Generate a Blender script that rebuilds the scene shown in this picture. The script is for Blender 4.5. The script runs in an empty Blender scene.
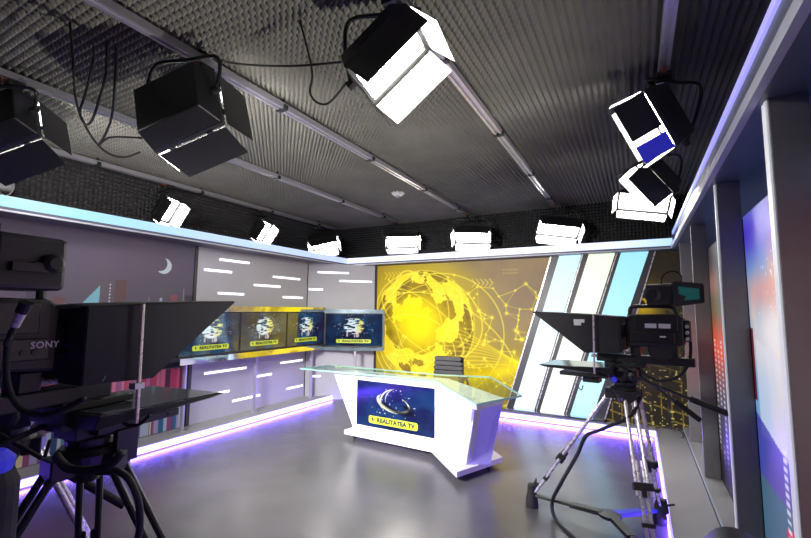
import bpy, math, random
import numpy as np
from mathutils import Vector, Matrix
random.seed(7); RNG = np.random.RandomState(11)
sc = bpy.context.scene
COL = sc.collection
PI = math.pi

# ------------------------------------------------------------------ camera
FPX, YAW, PITCH, ROLL = 420.8, math.radians(28.736), math.radians(5.604), math.radians(0.477)
def cam_axes():
    f = Vector((-math.sin(YAW)*math.cos(PITCH), math.cos(YAW)*math.cos(PITCH), math.sin(PITCH)))
    r = Vector((math.cos(YAW), math.sin(YAW), 0)); u = r.cross(f)
    c, s = math.cos(ROLL), math.sin(ROLL)
    return c*r+s*u, -s*r+c*u, f
CR, CU, CF = cam_axes(); EYE = Vector((0, 0, 1.5))
cd = bpy.data.cameras.new('camera'); cam = bpy.data.objects.new('camera', cd); COL.objects.link(cam)
cd.sensor_width = 36; cd.lens = 36*FPX/811; cd.clip_start = .02
cam.matrix_world = Matrix(((CR.x, CU.x, -CF.x, EYE.x), (CR.y, CU.y, -CF.y, EYE.y), (CR.z, CU.z, -CF.z, EYE.z), (0, 0, 0, 1)))
sc.camera = cam
sc.view_settings.view_transform = 'Standard'
sc.view_settings.look = 'None'
sc.view_settings.exposure = 0.0
sc.cycles.sample_clamp_indirect = 2.0
sc.cycles.max_bounces = 7; sc.cycles.diffuse_bounces = 3; sc.cycles.glossy_bounces = 4; sc.cycles.caustics_reflective = False; sc.cycles.caustics_refractive = False

def at(x, y, axis, val):
    """world point seen at pixel (x, y) on the plane axis = val"""
    d = CR*((x-405.5)/FPX) - CU*((y-269)/FPX) + CF
    k = 'XYZ'.index(axis); t = (val-EYE[k])/d[k]
    return EYE + d*t

# ------------------------------------------------------------------ materials
def lin(c):
    return tuple(((v/12.92) if v <= .04045 else ((v+.055)/1.055)**2.4) for v in c)
MC = {}
def mat(name, rgb, rough=.5, metal=0., spec=.5, noise=0., nscale=30, bump=0., emis=None, estr=0., coat=0., trans=0.):
    if name in MC: return MC[name]
    m = bpy.data.materials.new(name); m.use_nodes = True; nt = m.node_tree
    b = nt.nodes['Principled BSDF']
    b.inputs['Base Color'].default_value = (*rgb, 1); b.inputs['Roughness'].default_value = rough
    b.inputs['Metallic'].default_value = metal; b.inputs['Specular IOR Level'].default_value = spec
    b.inputs['Coat Weight'].default_value = coat
    if emis: b.inputs['Emission Color'].default_value = (*emis, 1); b.inputs['Emission Strength'].default_value = estr
    tc = nt.nodes.new('ShaderNodeTexCoord'); n = nt.nodes.new('ShaderNodeTexNoise')
    n.inputs['Scale'].default_value = nscale; n.inputs['Detail'].default_value = 4
    nt.links.new(tc.outputs['Object'], n.inputs['Vector'])
    mr = nt.nodes.new('ShaderNodeMapRange'); mr.inputs[3].default_value = max(0, rough-.06); mr.inputs[4].default_value = min(1, rough+.06)
    nt.links.new(n.outputs['Fac'], mr.inputs[0]); nt.links.new(mr.outputs[0], b.inputs['Roughness'])
    if noise:
        mx = nt.nodes.new('ShaderNodeMix'); mx.data_type = 'RGBA'
        mx.inputs[6].default_value = (*[c*(1-noise) for c in rgb], 1); mx.inputs[7].default_value = (*[min(1, c*(1+noise)) for c in rgb], 1)
        nt.links.new(n.outputs['Fac'], mx.inputs[0]); nt.links.new(mx.outputs[2], b.inputs['Base Color'])
    if bump:
        bp = nt.nodes.new('ShaderNodeBump'); bp.inputs['Strength'].default_value = bump; bp.inputs['Distance'].default_value = .002
        nt.links.new(n.outputs['Fac'], bp.inputs['Height']); nt.links.new(bp.outputs[0], b.inputs['Normal'])
    MC[name] = m; return m
def glow(name, rgb, strength):
    if name in MC: return MC[name]
    m = bpy.data.materials.new(name); m.use_nodes = True; nt = m.node_tree
    b = nt.nodes['Principled BSDF']; b.inputs['Base Color'].default_value = (.8, .8, .8, 1)
    b.inputs['Emission Color'].default_value = (*rgb, 1); b.inputs['Emission Strength'].default_value = strength
    MC[name] = m; return m
def print_mat(name, diff, estr, rough=.45, spec=.3):
    """printed / lit surface whose colours come from the 'Col' attribute"""
    if name in MC: return MC[name]
    m = bpy.data.materials.new(name); m.use_nodes = True; nt = m.node_tree; b = nt.nodes['Principled BSDF']
    a = nt.nodes.new('ShaderNodeAttribute'); a.attribute_name = 'Col'
    mx = nt.nodes.new('ShaderNodeMix'); mx.data_type = 'RGBA'; mx.blend_type = 'MULTIPLY'; mx.inputs[0].default_value = 1
    mx.inputs[7].default_value = (diff, diff, diff, 1)
    nt.links.new(a.outputs['Color'], mx.inputs[6]); nt.links.new(mx.outputs[2], b.inputs['Base Color'])
    nt.links.new(a.outputs['Color'], b.inputs['Emission Color']); b.inputs['Emission Strength'].default_value = estr
    b.inputs['Roughness'].default_value = rough; b.inputs['Specular IOR Level'].default_value = spec
    MC[name] = m; return m
def ramp_glow(name, axis, stops, strength):
    """LED strip whose colour drifts along one world axis"""
    m = bpy.data.materials.new(name); m.use_nodes = True; nt = m.node_tree; b = nt.nodes['Principled BSDF']
    g = nt.nodes.new('ShaderNodeNewGeometry'); sp = nt.nodes.new('ShaderNodeSeparateXYZ'); nt.links.new(g.outputs['Position'], sp.inputs[0])
    lo, hi = stops[0][0], stops[-1][0]
    mr = nt.nodes.new('ShaderNodeMapRange'); mr.inputs[1].default_value = lo; mr.inputs[2].default_value = hi
    nt.links.new(sp.outputs['XYZ'.index(axis)], mr.inputs[0])
    r = nt.nodes.new('ShaderNodeValToRGB'); e = r.color_ramp.elements
    while len(e) < len(stops): e.new(.5)
    for el, (p, c) in zip(e, stops): el.position = (p-lo)/(hi-lo); el.color = (*c, 1)
    nt.links.new(mr.outputs[0], r.inputs[0]); nt.links.new(r.outputs[0], b.inputs['Emission Color'])
    b.inputs['Emission Strength'].default_value = strength; b.inputs['Base Color'].default_value = (.25, .25, .27, 1)
    return m

def foam_mat(name, rgb):
    m = mat(name, rgb, .9, spec=.15, noise=.25, nscale=3)
    return m
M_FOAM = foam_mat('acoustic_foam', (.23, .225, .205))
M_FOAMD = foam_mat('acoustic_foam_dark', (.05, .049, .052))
M_BLACK = mat('black_plastic', (.012, .012, .013), .45, noise=.3, nscale=40, bump=.05)
M_BLACK2 = mat('black_painted_metal', (.016, .016, .018), .35, spec=.5, noise=.2)
M_FABRIC = mat('black_hood_fabric', (.02, .02, .022), .8, noise=.3, nscale=120, bump=.2)
M_RUBBER = mat('black_rubber', (.012, .012, .012), .7, noise=.2)
M_LEATHER = mat('black_leather', (.018, .018, .02), .4, noise=.2, nscale=90, bump=.25)
M_SILVER = mat('silver_tube', (.74, .70, .71), .28, metal=.55, noise=.02)
M_ALU = mat('aluminium_rail', (.62, .60, .66), .35, metal=.75, noise=.1)
M_GREYBOX = mat('grey_painted', (.35, .35, .36), .5, noise=.1)
M_WHITE = mat('white_gloss', (.80, .79, .82), .22, noise=.03, nscale=8)
M_WALLG = mat('grey_set_wall', (.58, .58, .61), .42, noise=.05, nscale=4)
M_PLINTH = mat('grey_plinth', (.40, .40, .43), .4, noise=.06, nscale=6)
M_PILLAR = mat('charcoal_pillar', (.20, .19, .195), .5, noise=.12, nscale=20)
M_CROWN = mat('dark_crown', (.10, .09, .14), .35, noise=.1, nscale=10)
M_CROWNR = mat('slate_crown', (.13, .15, .19), .35, noise=.1, nscale=10)
M_LIP = mat('light_trim', (.55, .58, .66), .4, noise=.05)
M_FRAME = mat('dark_frame', (.035, .034, .04), .4, noise=.1)
M_BACKING = mat('wall_backing', (.06, .06, .07), .6, noise=.2)
M_WALLR = mat('recess_wall', (.22, .24, .30), .5, noise=.08)
M_MIRROR = mat('mirror_strip', (.82, .83, .86), .07, metal=1.)
M_DOORW = mat('barn_door_white', (.85, .85, .83), .5, noise=.02)
M_STICK = mat('white_sticker', (.75, .75, .75), .6, noise=.05)
M_LIME = mat('lime_banner', tuple(.4*q for q in lin((.86, .93, .22))), .5, noise=.02, emis=lin((.84, .91, .2)), estr=.5)
M_INK = mat('black_ink', (.01, .012, .02), .6, noise=.05)
M_ORANGE = mat('orange_plug', (.35, .08, .04), .5, noise=.1)
M_BLUEGLOW = mat('blue_glow_plastic', (.05, .06, .5), .4, noise=.1, emis=(.03, .03, .7), estr=.35)  # blue parts with own glow; on the lamp door it stands for blue light
M_GREENG = mat('green_tinted_glass', (.02, .12, .11), .08, spec=.8, noise=.1, emis=(.02, .14, .12), estr=.25)
M_TEAL = mat('teal_dark_glass', (.015, .05, .055), .1, spec=.8, noise=.1)
G_LAMP = glow('fluorescent_tube', (1., .96, .90), 70)
G_BAR = glow('light_slot', (.93, .90, 1.), 1.6)
G_PLINTH = glow('plinth_led', (.20, .155, 1.), 6.5)
G_VIOLET = glow('violet_led', (.16, .07, 1.), 5.0)
G_VIOLET2 = glow('violet_led_dim', (.22, .12, 1.), 1.6)
G_BLUE = glow('blue_backlight', (.05, .22, .9), 2.0)
G_WHITESTRIP = glow('pillar_led', (.85, .9, 1.), .35)

def glass_mat():
    m = bpy.data.materials.new('desk_glass'); m.use_nodes = True; nt = m.node_tree
    out = nt.nodes['Material Output']; nt.nodes.remove(nt.nodes['Principled BSDF'])
    t = nt.nodes.new('ShaderNodeBsdfTransparent'); t.inputs[0].default_value = (.90, .97, .94, 1)
    g = nt.nodes.new('ShaderNodeBsdfGlossy'); g.inputs['Roughness'].default_value = .05
    f = nt.nodes.new('ShaderNodeFresnel'); f.inputs[0].default_value = 1.22
    n = nt.nodes.new('ShaderNodeTexNoise'); n.inputs['Scale'].default_value = 5
    mx = nt.nodes.new('ShaderNodeMixShader')
    ge_ = nt.nodes.new('ShaderNodeNewGeometry'); ml = nt.nodes.new('ShaderNodeMath'); ml.operation = 'SUBTRACT'; ml.use_clamp = True
    nt.links.new(f.outputs[0], ml.inputs[0]); nt.links.new(ge_.outputs['Backfacing'], ml.inputs[1])
    nt.links.new(ml.outputs[0], mx.inputs[0]); nt.links.new(t.outputs[0], mx.inputs[1]); nt.links.new(g.outputs[0], mx.inputs[2])
    nt.links.new(mx.outputs[0], out.inputs[0]); return m
M_GLASS = glass_mat()
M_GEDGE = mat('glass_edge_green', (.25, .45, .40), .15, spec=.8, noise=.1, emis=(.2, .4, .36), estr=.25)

def floor_mat():
    m = bpy.data.materials.new('grey_vinyl_floor'); m.use_nodes = True; nt = m.node_tree; b = nt.nodes['Principled BSDF']
    tc = nt.nodes.new('ShaderNodeTexCoord')
    n1 = nt.nodes.new('ShaderNodeTexNoise'); n1.inputs['Scale'].default_value = 1.3; n1.inputs['Detail'].default_value = 5
    n2 = nt.nodes.new('ShaderNodeTexNoise'); n2.inputs['Scale'].default_value = 160; n2.inputs['Detail'].default_value = 3
    for n in (n1, n2): nt.links.new(tc.outputs['Object'], n.inputs['Vector'])
    r = nt.nodes.new('ShaderNodeValToRGB'); e = r.color_ramp.elements
    e[0].position = .3; e[0].color = (.085, .082, .088, 1); e[1].position = .7; e[1].color = (.125, .12, .127, 1)
    nt.links.new(n1.outputs['Fac'], r.inputs[0])
    mx = nt.nodes.new('ShaderNodeMix'); mx.data_type = 'RGBA'; mx.blend_type = 'OVERLAY'; mx.inputs[0].default_value = .35
    nt.links.new(r.outputs[0], mx.inputs[6]); nt.links.new(n2.outputs['Fac'], mx.inputs[7]); nt.links.new(mx.outputs[2], b.inputs['Base Color'])
    mr = nt.nodes.new('ShaderNodeMapRange'); mr.inputs[3].default_value = .20; mr.inputs[4].default_value = .30
    nt.links.new(n1.outputs['Fac'], mr.inputs[0]); nt.links.new(mr.outputs[0], b.inputs['Roughness'])
    bp = nt.nodes.new('ShaderNodeBump'); bp.inputs['Strength'].default_value = .12; bp.inputs['Distance'].default_value = .002
    nt.links.new(n2.outputs['Fac'], bp.inputs['Height']); nt.links.new(bp.outputs[0], b.inputs['Normal'])
    b.inputs['Specular IOR Level'].default_value = .95
    return m
M_FLOOR = floor_mat()

# ------------------------------------------------------------------ mesh helper
class MB:
    def __init__(s): s.v = []; s.f = []; s.mi = []
    def add(s, vs, fs, mi=0):
        n = len(s.v); s.v += [tuple(v) for v in vs]
        s.f += [tuple(i+n for i in f) for f in fs]; s.mi += [mi]*len(fs); return s
    def hexa(s, b4, t4, mi=0):
        return s.add(list(b4)+list(t4), [(3, 2, 1, 0), (4, 5, 6, 7), (0, 1, 5, 4), (1, 2, 6, 5), (2, 3, 7, 6), (3, 0, 4, 7)], mi)
    def box(s, x0, x1, y0, y1, z0, z1, mi=0):
        return s.hexa([(x0, y0, z0), (x1, y0, z0), (x1, y1, z0), (x0, y1, z0)], [(x0, y0, z1), (x1, y0, z1), (x1, y1, z1), (x0, y1, z1)], mi)
    def obox(s, c, ax, ay, az, hx, hy, hz, mi=0):
        c = Vector(c); X, Y, Z = Vector(ax)*hx, Vector(ay)*hy, Vector(az)*hz
        return s.hexa([c-X-Y-Z, c+X-Y-Z, c+X+Y-Z, c-X+Y-Z], [c-X-Y+Z, c+X-Y+Z, c+X+Y+Z, c-X+Y+Z], mi)
    def prism(s, poly, d, mi=0):
        """poly: 3D points, d: extrusion vector"""
        n = len(poly); d = Vector(d); p = [Vector(q) for q in poly]
        return s.add(p+[q+d for q in p], [tuple(range(n))[::-1], tuple(range(n, 2*n))]+[(i, (i+1) % n, n+(i+1) % n, n+i) for i in range(n)], mi)
    def tube(s, pts, r, n=8, r1=None, mi=0):
        P = [Vector(p) for p in pts]; m = len(P); base = len(s.v); up = Vector((0, 0, 1)); prev = None
        for i, p in enumerate(P):
            t = (P[min(i+1, m-1)]-P[max(i-1, 0)]).normalized()
            if prev is None:
                a = t.cross(up) if abs(t.z) < .95 else t.cross(Vector((1, 0, 0)))
            else: a = prev-t*prev.dot(t)
            a.normalize(); prev = a; b = t.cross(a)
            rr = r if r1 is None else r+(r1-r)*i/(m-1)
            for k in range(n):
                w = 2*PI*k/n; s.v.append(tuple(p+(a*math.cos(w)+b*math.sin(w))*rr))
        for i in range(m-1):
            for k in range(n):
                s.f.append((base+i*n+k, base+i*n+(k+1) % n, base+(i+1)*n+(k+1) % n, base+(i+1)*n+k)); s.mi.append(mi)
        s.f.append(tuple(base+k for k in range(n))[::-1]); s.f.append(tuple(base+(m-1)*n+k for k in range(n))); s.mi += [mi]*2
        return s
    def lathe(s, c, prof, n=20, axis='z', mi=0):
        """prof: (radius, height) pairs along axis"""
        c = Vector(c); base = len(s.v)
        for r, h in prof:
            for k in range(n):
                w = 2*PI*k/n; a, b = r*math.cos(w), r*math.sin(w)
                s.v.append(tuple(c+Vector({'z': (a, b, h), 'x': (h, a, b), 'y': (b, h, a)}[axis])))
        for i in range(len(prof)-1):
            for k in range(n):
                s.f.append((base+i*n+k, base+i*n+(k+1) % n, base+(i+1)*n+(k+1) % n, base+(i+1)*n+k)); s.mi.append(mi)
        s.f.append(tuple(base+k for k in range(n))[::-1]); s.f.append(tuple(base+(len(prof)-1)*n+k for k in range(n))); s.mi += [mi]*2
        return s
    def build(s, name, m, parent=None, off=None, bevel=0, smooth=False, seg=2):
        me = bpy.data.meshes.new(name)
        o3 = Vector(off) if off is not None else Vector((0, 0, 0))
        me.from_pydata([Vector(v)-o3 for v in s.v], [], s.f); me.update()
        for mm in (m if isinstance(m, (list, tuple)) else [m]): me.materials.append(mm)
        if any(s.mi): me.polygons.foreach_set('material_index', s.mi)
        import bmesh
        b = bmesh.new(); b.from_mesh(me); bmesh.ops.recalc_face_normals(b, faces=b.faces); b.to_mesh(me); b.free()
        if smooth: me.polygons.foreach_set('use_smooth', [True]*len(me.polygons))
        o = bpy.data.objects.new(name, me); COL.objects.link(o)
        if parent: o.parent = parent
        if bevel:
            md = o.modifiers.new('bevel', 'BEVEL'); md.width = bevel; md.segments = seg; md.limit_method = 'ANGLE'; md.angle_limit = math.radians(35)
        return o
def smoothpath(pts, k=6):
    P = [Vector(p) for p in pts]; out = []
    for i in range(len(P)-1):
        p0, p1, p2, p3 = P[max(i-1, 0)], P[i], P[i+1], P[min(i+2, len(P)-1)]
        for j in range(k):
            t = j/k
            out.append(.5*((2*p1)+(p2-p0)*t+(2*p0-5*p1+4*p2-p3)*t*t+(3*p1-p0-3*p2+p3)*t**3))
    return out+[P[-1]]
def tag(o, label, cat, group=None, kind=None):
    if label: o['label'] = label
    if cat: o['category'] = cat
    if group: o['group'] = group
    if kind: o['kind'] = kind
    return o
def thing(name, label, cat, loc=(0, 0, 0), rz=0, group=None):
    o = bpy.data.objects.new(name, None); COL.objects.link(o); o.location = loc; o.rotation_euler = (0, 0, rz)
    o.empty_display_size = .1
    return tag(o, label, cat, group)
def struct(o, label=None):
    o['kind'] = 'structure'
    if label: o['label'] = label
    return o

def paint(name, o3, u, v, nu, nv, fn, m, parent=None):
    """flat grid o3 + s*u + t*v with a colour per vertex from fn(S, T) in sRGB 0..1"""
    S, T = np.meshgrid(np.linspace(0, 1, nu), np.linspace(0, 1, nv)); S = S.ravel(); T = T.ravel()
    co = np.array(o3)[None]+S[:, None]*np.array(u)[None]+T[:, None]*np.array(v)[None]
    i = np.arange(nu-1)[None]+np.arange(nv-1)[:, None]*nu; i = i.ravel()
    F = np.stack([i, i+1, i+1+nu, i+nu], 1)
    me = bpy.data.meshes.new(name); me.from_pydata(co.tolist(), [], F.tolist()); me.update()
    c = np.clip(np.stack(fn(S, T), 1), 0, 1); l = np.where(c <= .04045, c/12.92, ((c+.055)/1.055)**2.4)
    rgba = np.concatenate([l, np.ones((len(l), 1))], 1).astype(np.float32)
    at_ = me.color_attributes.new('Col', 'FLOAT_COLOR', 'POINT'); at_.data.foreach_set('color', rgba.ravel())
    me.materials.append(m)
    ob = bpy.data.objects.new(name, me); COL.objects.link(ob)
    if parent: ob.parent = parent
    return ob
def vnoise(x, y, seed=0):
    r = np.random.RandomState(seed); L = r.rand(64, 64)
    xi = np.floor(x).astype(int); yi = np.floor(y).astype(int); fx = x-xi; fy = y-yi
    fx = fx*fx*(3-2*fx); fy = fy*fy*(3-2*fy)
    g = lambda a, b: L[a % 64, b % 64]
    return (g(xi, yi)*(1-fx)+g(xi+1, yi)*fx)*(1-fy)+(g(xi, yi+1)*(1-fx)+g(xi+1, yi+1)*fx)*fy
def fbm(x, y, seed=0, o=4):
    s = 0; a = .5; t = 0
    for k in range(o): s = s+a*vnoise(x*2**k, y*2**k, seed+k); t += a; a *= .5
    return s/t
def sm(a, b, x): t = np.clip((x-a)/(b-a), 0, 1); return t*t*(3-2*t)
def seg_d(x, y, p, q):
    dx, dy = q[0]-p[0], q[1]-p[1]; t = np.clip(((x-p[0])*dx+(y-p[1])*dy)/(dx*dx+dy*dy+1e-9), 0, 1)
    return np.hypot(x-p[0]-t*dx, y-p[1]-t*dy)
def mixc(c, d, t): return [a*(1-t)+(b*t) for a, b in zip(c, d)]

def text(name, s, size, m, parent, loc, rx=PI/2, rz=0, bold=.012, spacing=1.05, width=None, thick=.0006):
    cu = bpy.data.curves.new(name, 'FONT'); cu.body = s; cu.size = size; cu.align_x = 'CENTER'; cu.align_y = 'CENTER'
    cu.offset = bold*size; cu.space_character = spacing; cu.extrude = thick; cu.resolution_u = 3
    t = bpy.data.objects.new(name, cu); COL.objects.link(t); bpy.context.view_layer.update()
    me = bpy.data.meshes.new_from_object(t.evaluated_get(bpy.context.evaluated_depsgraph_get()))
    COL.objects.unlink(t); bpy.data.objects.remove(t)
    if width:
        xs = [v.co.x for v in me.vertices]; k = width/(max(xs)-min(xs)); c = (max(xs)+min(xs))/2
        for v in me.vertices: v.co.x = (v.co.x-c)*k
    me.transform(Matrix.Rotation(rz, 4, 'Z') @ Matrix.Rotation(rx, 4, 'X'))
    me.materials.clear(); me.materials.append(m)
    o = bpy.data.objects.new(name, me); COL.objects.link(o); o.parent = parent; o.location = loc
    return o
def round_rect(x0, x1, z0, z1, r, y, n=5):
    pts = []
    for cx, cz, a0 in ((x1-r, z1-r, 0), (x0+r, z1-r, 90), (x0+r, z0+r, 180), (x1-r, z0+r, 270)):
        for k in range(n+1):
            w = math.radians(a0+90*k/n); pts.append((cx+r*math.cos(w), y, cz+r*math.sin(w)))
    return pts
def banner(parent, cx, cz, w, h, y):
    b = MB().prism(round_rect(cx-w/2, cx+w/2, cz-h/2, cz+h/2, h*.32, y), (0, -.002, 0)).build('banner', M_LIME, parent)
    b['label'] = 'lime yellow name banner'
    lx = cx-w*.42; s = h*.42; yy = y-.0022
    logo = [(-.5, .9), (.3, 1.0), (.65, .3), (1.1, .1), (.7, -.3), (.55, -.9), (.2, -.9), (.1, -.2), (-.45, .1)]
    MB().prism([(lx+a*s*.6, yy, cz+c*s*.75) for a, c in logo], (0, -.0012, 0)).build('emblem', M_INK, b)
    text('lettering', 'REALITATEA TV', h*.74, M_INK, b, (cx+w*.065, yy-.0012, cz), width=w*.76, bold=.045, thick=.001)
    return b

# ------------------------------------------------------------------ room shell
CEIL = 3.10
def foam(name, o3, u, v, n, pitch, m, h):
    """pyramid foam sheet on the rectangle o3,u,v; pyramids rise along n by h"""
    o3, u, v, n = [np.array(a, float) for a in (o3, u, v, n)]
    nu = 2*int(round(np.linalg.norm(u)/pitch))+1; nv = 2*int(round(np.linalg.norm(v)/pitch))+1
    I, J = np.meshgrid(np.arange(nu), np.arange(nv)); I = I.ravel(); J = J.ravel()
    peak = ((I % 2)+(J % 2))/2.0
    peak = np.where(peak == .5, .36, peak)
    co = o3+(I/(nu-1))[:, None]*u+(J/(nv-1))[:, None]*v+(peak*h)[:, None]*n
    i = (np.arange(nu-1)[None]+np.arange(nv-1)[:, None]*nu).ravel()
    F = np.stack([i, i+1, i+1+nu, i+nu], 1)
    if np.dot(np.cross(u, v), n) < 0: F = F[:, ::-1]
    me = bpy.data.meshes.new(name)
    me.vertices.add(len(co)); me.vertices.foreach_set('co', co.astype(np.float32).ravel())
    me.loops.add(F.size); me.loops.foreach_set('vertex_index', F.astype(np.int32).ravel())
    me.polygons.add(len(F)); me.polygons.foreach_set('loop_start', np.arange(0, F.size, 4, dtype=np.int32))
    me.update(calc_edges=True); me.shade_flat(); me.materials.append(m)
    o = bpy.data.objects.new(name, me); COL.objects.link(o); return o
XL, XR, YB, YF = -5.10, .85, 6.55, -1.5
struct(MB().box(XL-.1, XR+.1, YF-.1, YB+.1, -.1, 0).build('floor', M_FLOOR))
ce = MB().box(XL-.1, XR+.1, YF-.1, YB+.1, CEIL, CEIL+.1).build('ceiling', M_FOAMD); struct(ce)
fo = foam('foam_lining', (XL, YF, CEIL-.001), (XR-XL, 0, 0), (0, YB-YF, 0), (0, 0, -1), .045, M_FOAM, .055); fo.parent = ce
fo['label'] = 'dark grey pyramid acoustic foam'
wl = struct(MB().box(XL-.1, XL, YF-.1, YB+.1, 0, CEIL).build('wall_left', M_BACKING))
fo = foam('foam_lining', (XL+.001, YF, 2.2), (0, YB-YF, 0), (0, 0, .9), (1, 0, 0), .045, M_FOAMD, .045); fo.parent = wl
wb = struct(MB().box(XL-.1, XR+.1, YB, YB+.1, 0, CEIL).build('wall_back', M_BACKING))
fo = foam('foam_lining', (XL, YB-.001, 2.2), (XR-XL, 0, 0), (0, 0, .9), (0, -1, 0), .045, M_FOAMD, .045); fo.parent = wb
struct(MB().box(XR, XR+.1, YF-.1, YB+.1, 0, CEIL).build('wall_right', M_WALLR))
struct(MB().box(XL-.1, XR+.1, YF-.1, YF, 0, CEIL).build('wall_front', M_BACKING))

# ------------------------------------------------------------------ set walls
XW = -4.86
WT = 2.285
def bars_left(parent, rows):
    for y0, y1, z in rows:
        o = MB().box(XW-.002, XW+.006, y0, y1, z-.014, z+.014).build('light_bar', G_BAR, parent)
    return
sw = struct(MB().box(XW-.06, XW, 3.38, 5.42, 0, WT).build('wall_left_panel', M_WALLG), 'pale grey set wall with short white light bars')
bars_left(sw, [(3.70, 4.19, 2.156), (3.48, 3.90, 2.0), (4.65, 5.24, 1.994), (4.29, 4.81, 1.848), (3.70, 4.12, 1.705), (4.87, 5.32, 1.69),
               (3.56, 4.22, .677), (4.87, 5.36, .673), (4.37, 4.70, .53), (5.02, 5.38, .26), (3.74, 3.95, .40), (4.01, 4.49, .255)])
q0, q1 = Vector((XW, 5.44, 0)), Vector((-4.03, 6.29, 0)); td = (q1-q0).normalized(); nd = Vector((td.y, -td.x, 0))
dw = MB().prism([q0, q1, q1+Vector((0, .1, 0)), q0+Vector((-.06, .1, 0))], (0, 0, WT)).build('wall_corner_panel', M_WALLG); struct(dw, 'pale grey angled corner wall with white light bars')
for a, b, z in [(.157, .69, 2.135), (.534, 1.10, 1.995), (.018, .25, 1.84), (.081, .25, .395)]:
    p = q0+td*a; q = q0+td*b
    MB().prism([p+nd*-.002, q+nd*-.002, q+nd*.006, p+nd*.006], (0, 0, .028)).build('light_bar', G_BAR, dw).location = (0, 0, z-.014)
# night skyline print on the left wall
def skyline_fn(S, T):
    y = -1.4+S*(3.34+1.4); z = T*WT
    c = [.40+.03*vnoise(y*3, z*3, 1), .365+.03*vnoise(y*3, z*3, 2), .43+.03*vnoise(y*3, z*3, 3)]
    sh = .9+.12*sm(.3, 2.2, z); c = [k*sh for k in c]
    def rect(y0, y1, z0, z1, col, a=1.):
        nonlocal c
        m = ((y > y0) & (y < y1) & (z > z0) & (z < z1))*a; c = mixc(c, col, m)
    # moon
    d1 = np.hypot(y-2.955, z-1.995); d2 = np.hypot(y-2.905, z-2.02); c = mixc(c, (.86, .92, .95), ((d1 < .092) & (d2 > .088))*1.)
    rect(2.44, 2.56, 1.40, 1.80, (.42, .33, .33)); rect(2.62, 2.66, 1.40, 1.58, (.38, .36, .44)); rect(3.06, 3.14, 1.40, 1.66, (.62, .36, .40))
    rect(3.21, 3.225, 1.40, 1.74, (.62, .60, .66)); rect(2.93, 2.96, 1.40, 1.62, (.70, .78, .86)); rect(2.80, 2.815, 1.40, 1.62, (.5, .48, .56))
    rect(3.24, 3.36, 1.40, 1.66, (.30, .26, .32)); rect(3.29, 3.31, 1.545, 1.565, (.95, .95, 1.))
    for k in range(4): rect(2.64+k*.05, 2.66+k*.05, 1.42, 1.55, (.88, .84, .74))
    for k in range(12): rect(2.385, 2.40, 1.35+k*.035, 1.367+k*.035, (.9, .9, .95))
    tri = (y > 2.05) & (y < 2.30) & (z > 1.4) & (z < 1.42+(y-2.05)*1.25); c = mixc(c, (.55, .80, .86), tri*1.)
    for k, (yy, w, h) in enumerate([(1.9, .1, 1.6), (1.7, .12, 1.72), (1.5, .08, 1.55), (1.25, .14, 1.7), (1., .1, 1.6), (.8, .2, 1.5)]):
        rect(yy, yy+w, 1.3, h, [(.46, .34, .36), (.33, .30, .38), (.55, .42, .40)][k % 3])
    # lower part: two shelves of coloured spines
    rect(-2, 3.42, 0, .93, (.30, .28, .34)); rect(-2, 3.42, .80, .86, (.06, .05, .07))
    r = np.random.RandomState(5); yy = 1.2
    while yy < 3.36:
        w = r.uniform(.02, .06)
        pal = [(.78, .30, .42), (.70, .22, .34), (.86, .52, .60), (.45, .16, .26), (.80, .40, .50), (.30, .12, .22), (.66, .40, .56)]
        rect(yy, yy+w*.92, .47, .80-r.uniform(0, .03), pal[r.randint(len(pal))]); yy += w
    yy = 1.2
    while yy < 3.36:
        w = r.uniform(.02, .06)
        pal = [(.20, .42, .55), (.62, .60, .72), (.85, .80, .60), (.16, .26, .42), (.55, .30, .45), (.70, .75, .80), (.28, .50, .52)]
        rect(yy, yy+w*.92, .08, .40-r.uniform(0, .1), pal[r.randint(len(pal))]); yy += w
    rect(-2, 3.42, .40, .47, (.10, .09, .12)); rect(3.31, 3.42, .04, .86, (.08, .07, .09))
    return c
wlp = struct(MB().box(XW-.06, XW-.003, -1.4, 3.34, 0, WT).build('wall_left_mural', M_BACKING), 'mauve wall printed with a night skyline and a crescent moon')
paint('skyline_print', (XW, -1.4, 0), (0, 4.74, 0), (0, 0, WT), 800, 380, skyline_fn, print_mat('mural_print', .8, .09), wlp)  # print given a faint glow of its own to brighten it
struct(MB().box(XW-.06, XW+.012, 3.34, 3.38, 0, WT).build('trim_1', M_FRAME))
# back wall lining
bk = struct(MB().box(-4.03, XR, 6.30, 6.36, 0, WT).build('wall_back_panel', M_BACKING))
struct(MB().box(-4.05, -4.01, 6.26, 6.31, .06, WT).build('trim_2', M_FRAME))

# crown
ledL = ramp_glow('crown_led_left', 'Y', [(0, (.06, .55, .74)), (1.9, (.14, .60, .82)), (3.2, (.42, .64, 1.)), (6.2, (.56, .66, 1.))], 1.0)
ledB = ramp_glow('crown_led_back', 'X', [(-4.6, (.55, .66, 1.)), (-2.5, (.86, .88, 1.)), (-.3, (.70, .78, 1.)), (.4, (.40, .62, .95))], 1.25)
ledR = ramp_glow('crown_led_right', 'Y', [(0, (.40, .36, 1.)), (3, (.36, .34, .98)), (6.2, (.30, .44, .95))], 1.0)
c1 = struct(MB().box(XL, -4.55, YF, 6.10, 2.285, 2.42).build('trim_3', M_CROWN))
MB().box(-4.552, -4.542, YF, 6.088, 2.325, 2.418).build('led_strip', ledL, c1); MB().box(-4.552, -4.544, YF, 6.088, 2.287, 2.302).build('lip', M_LIP, c1)
c2 = struct(MB().box(XL, .43, 6.10, 6.45, 2.285, 2.42).build('trim_4', M_CROWN))
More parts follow.
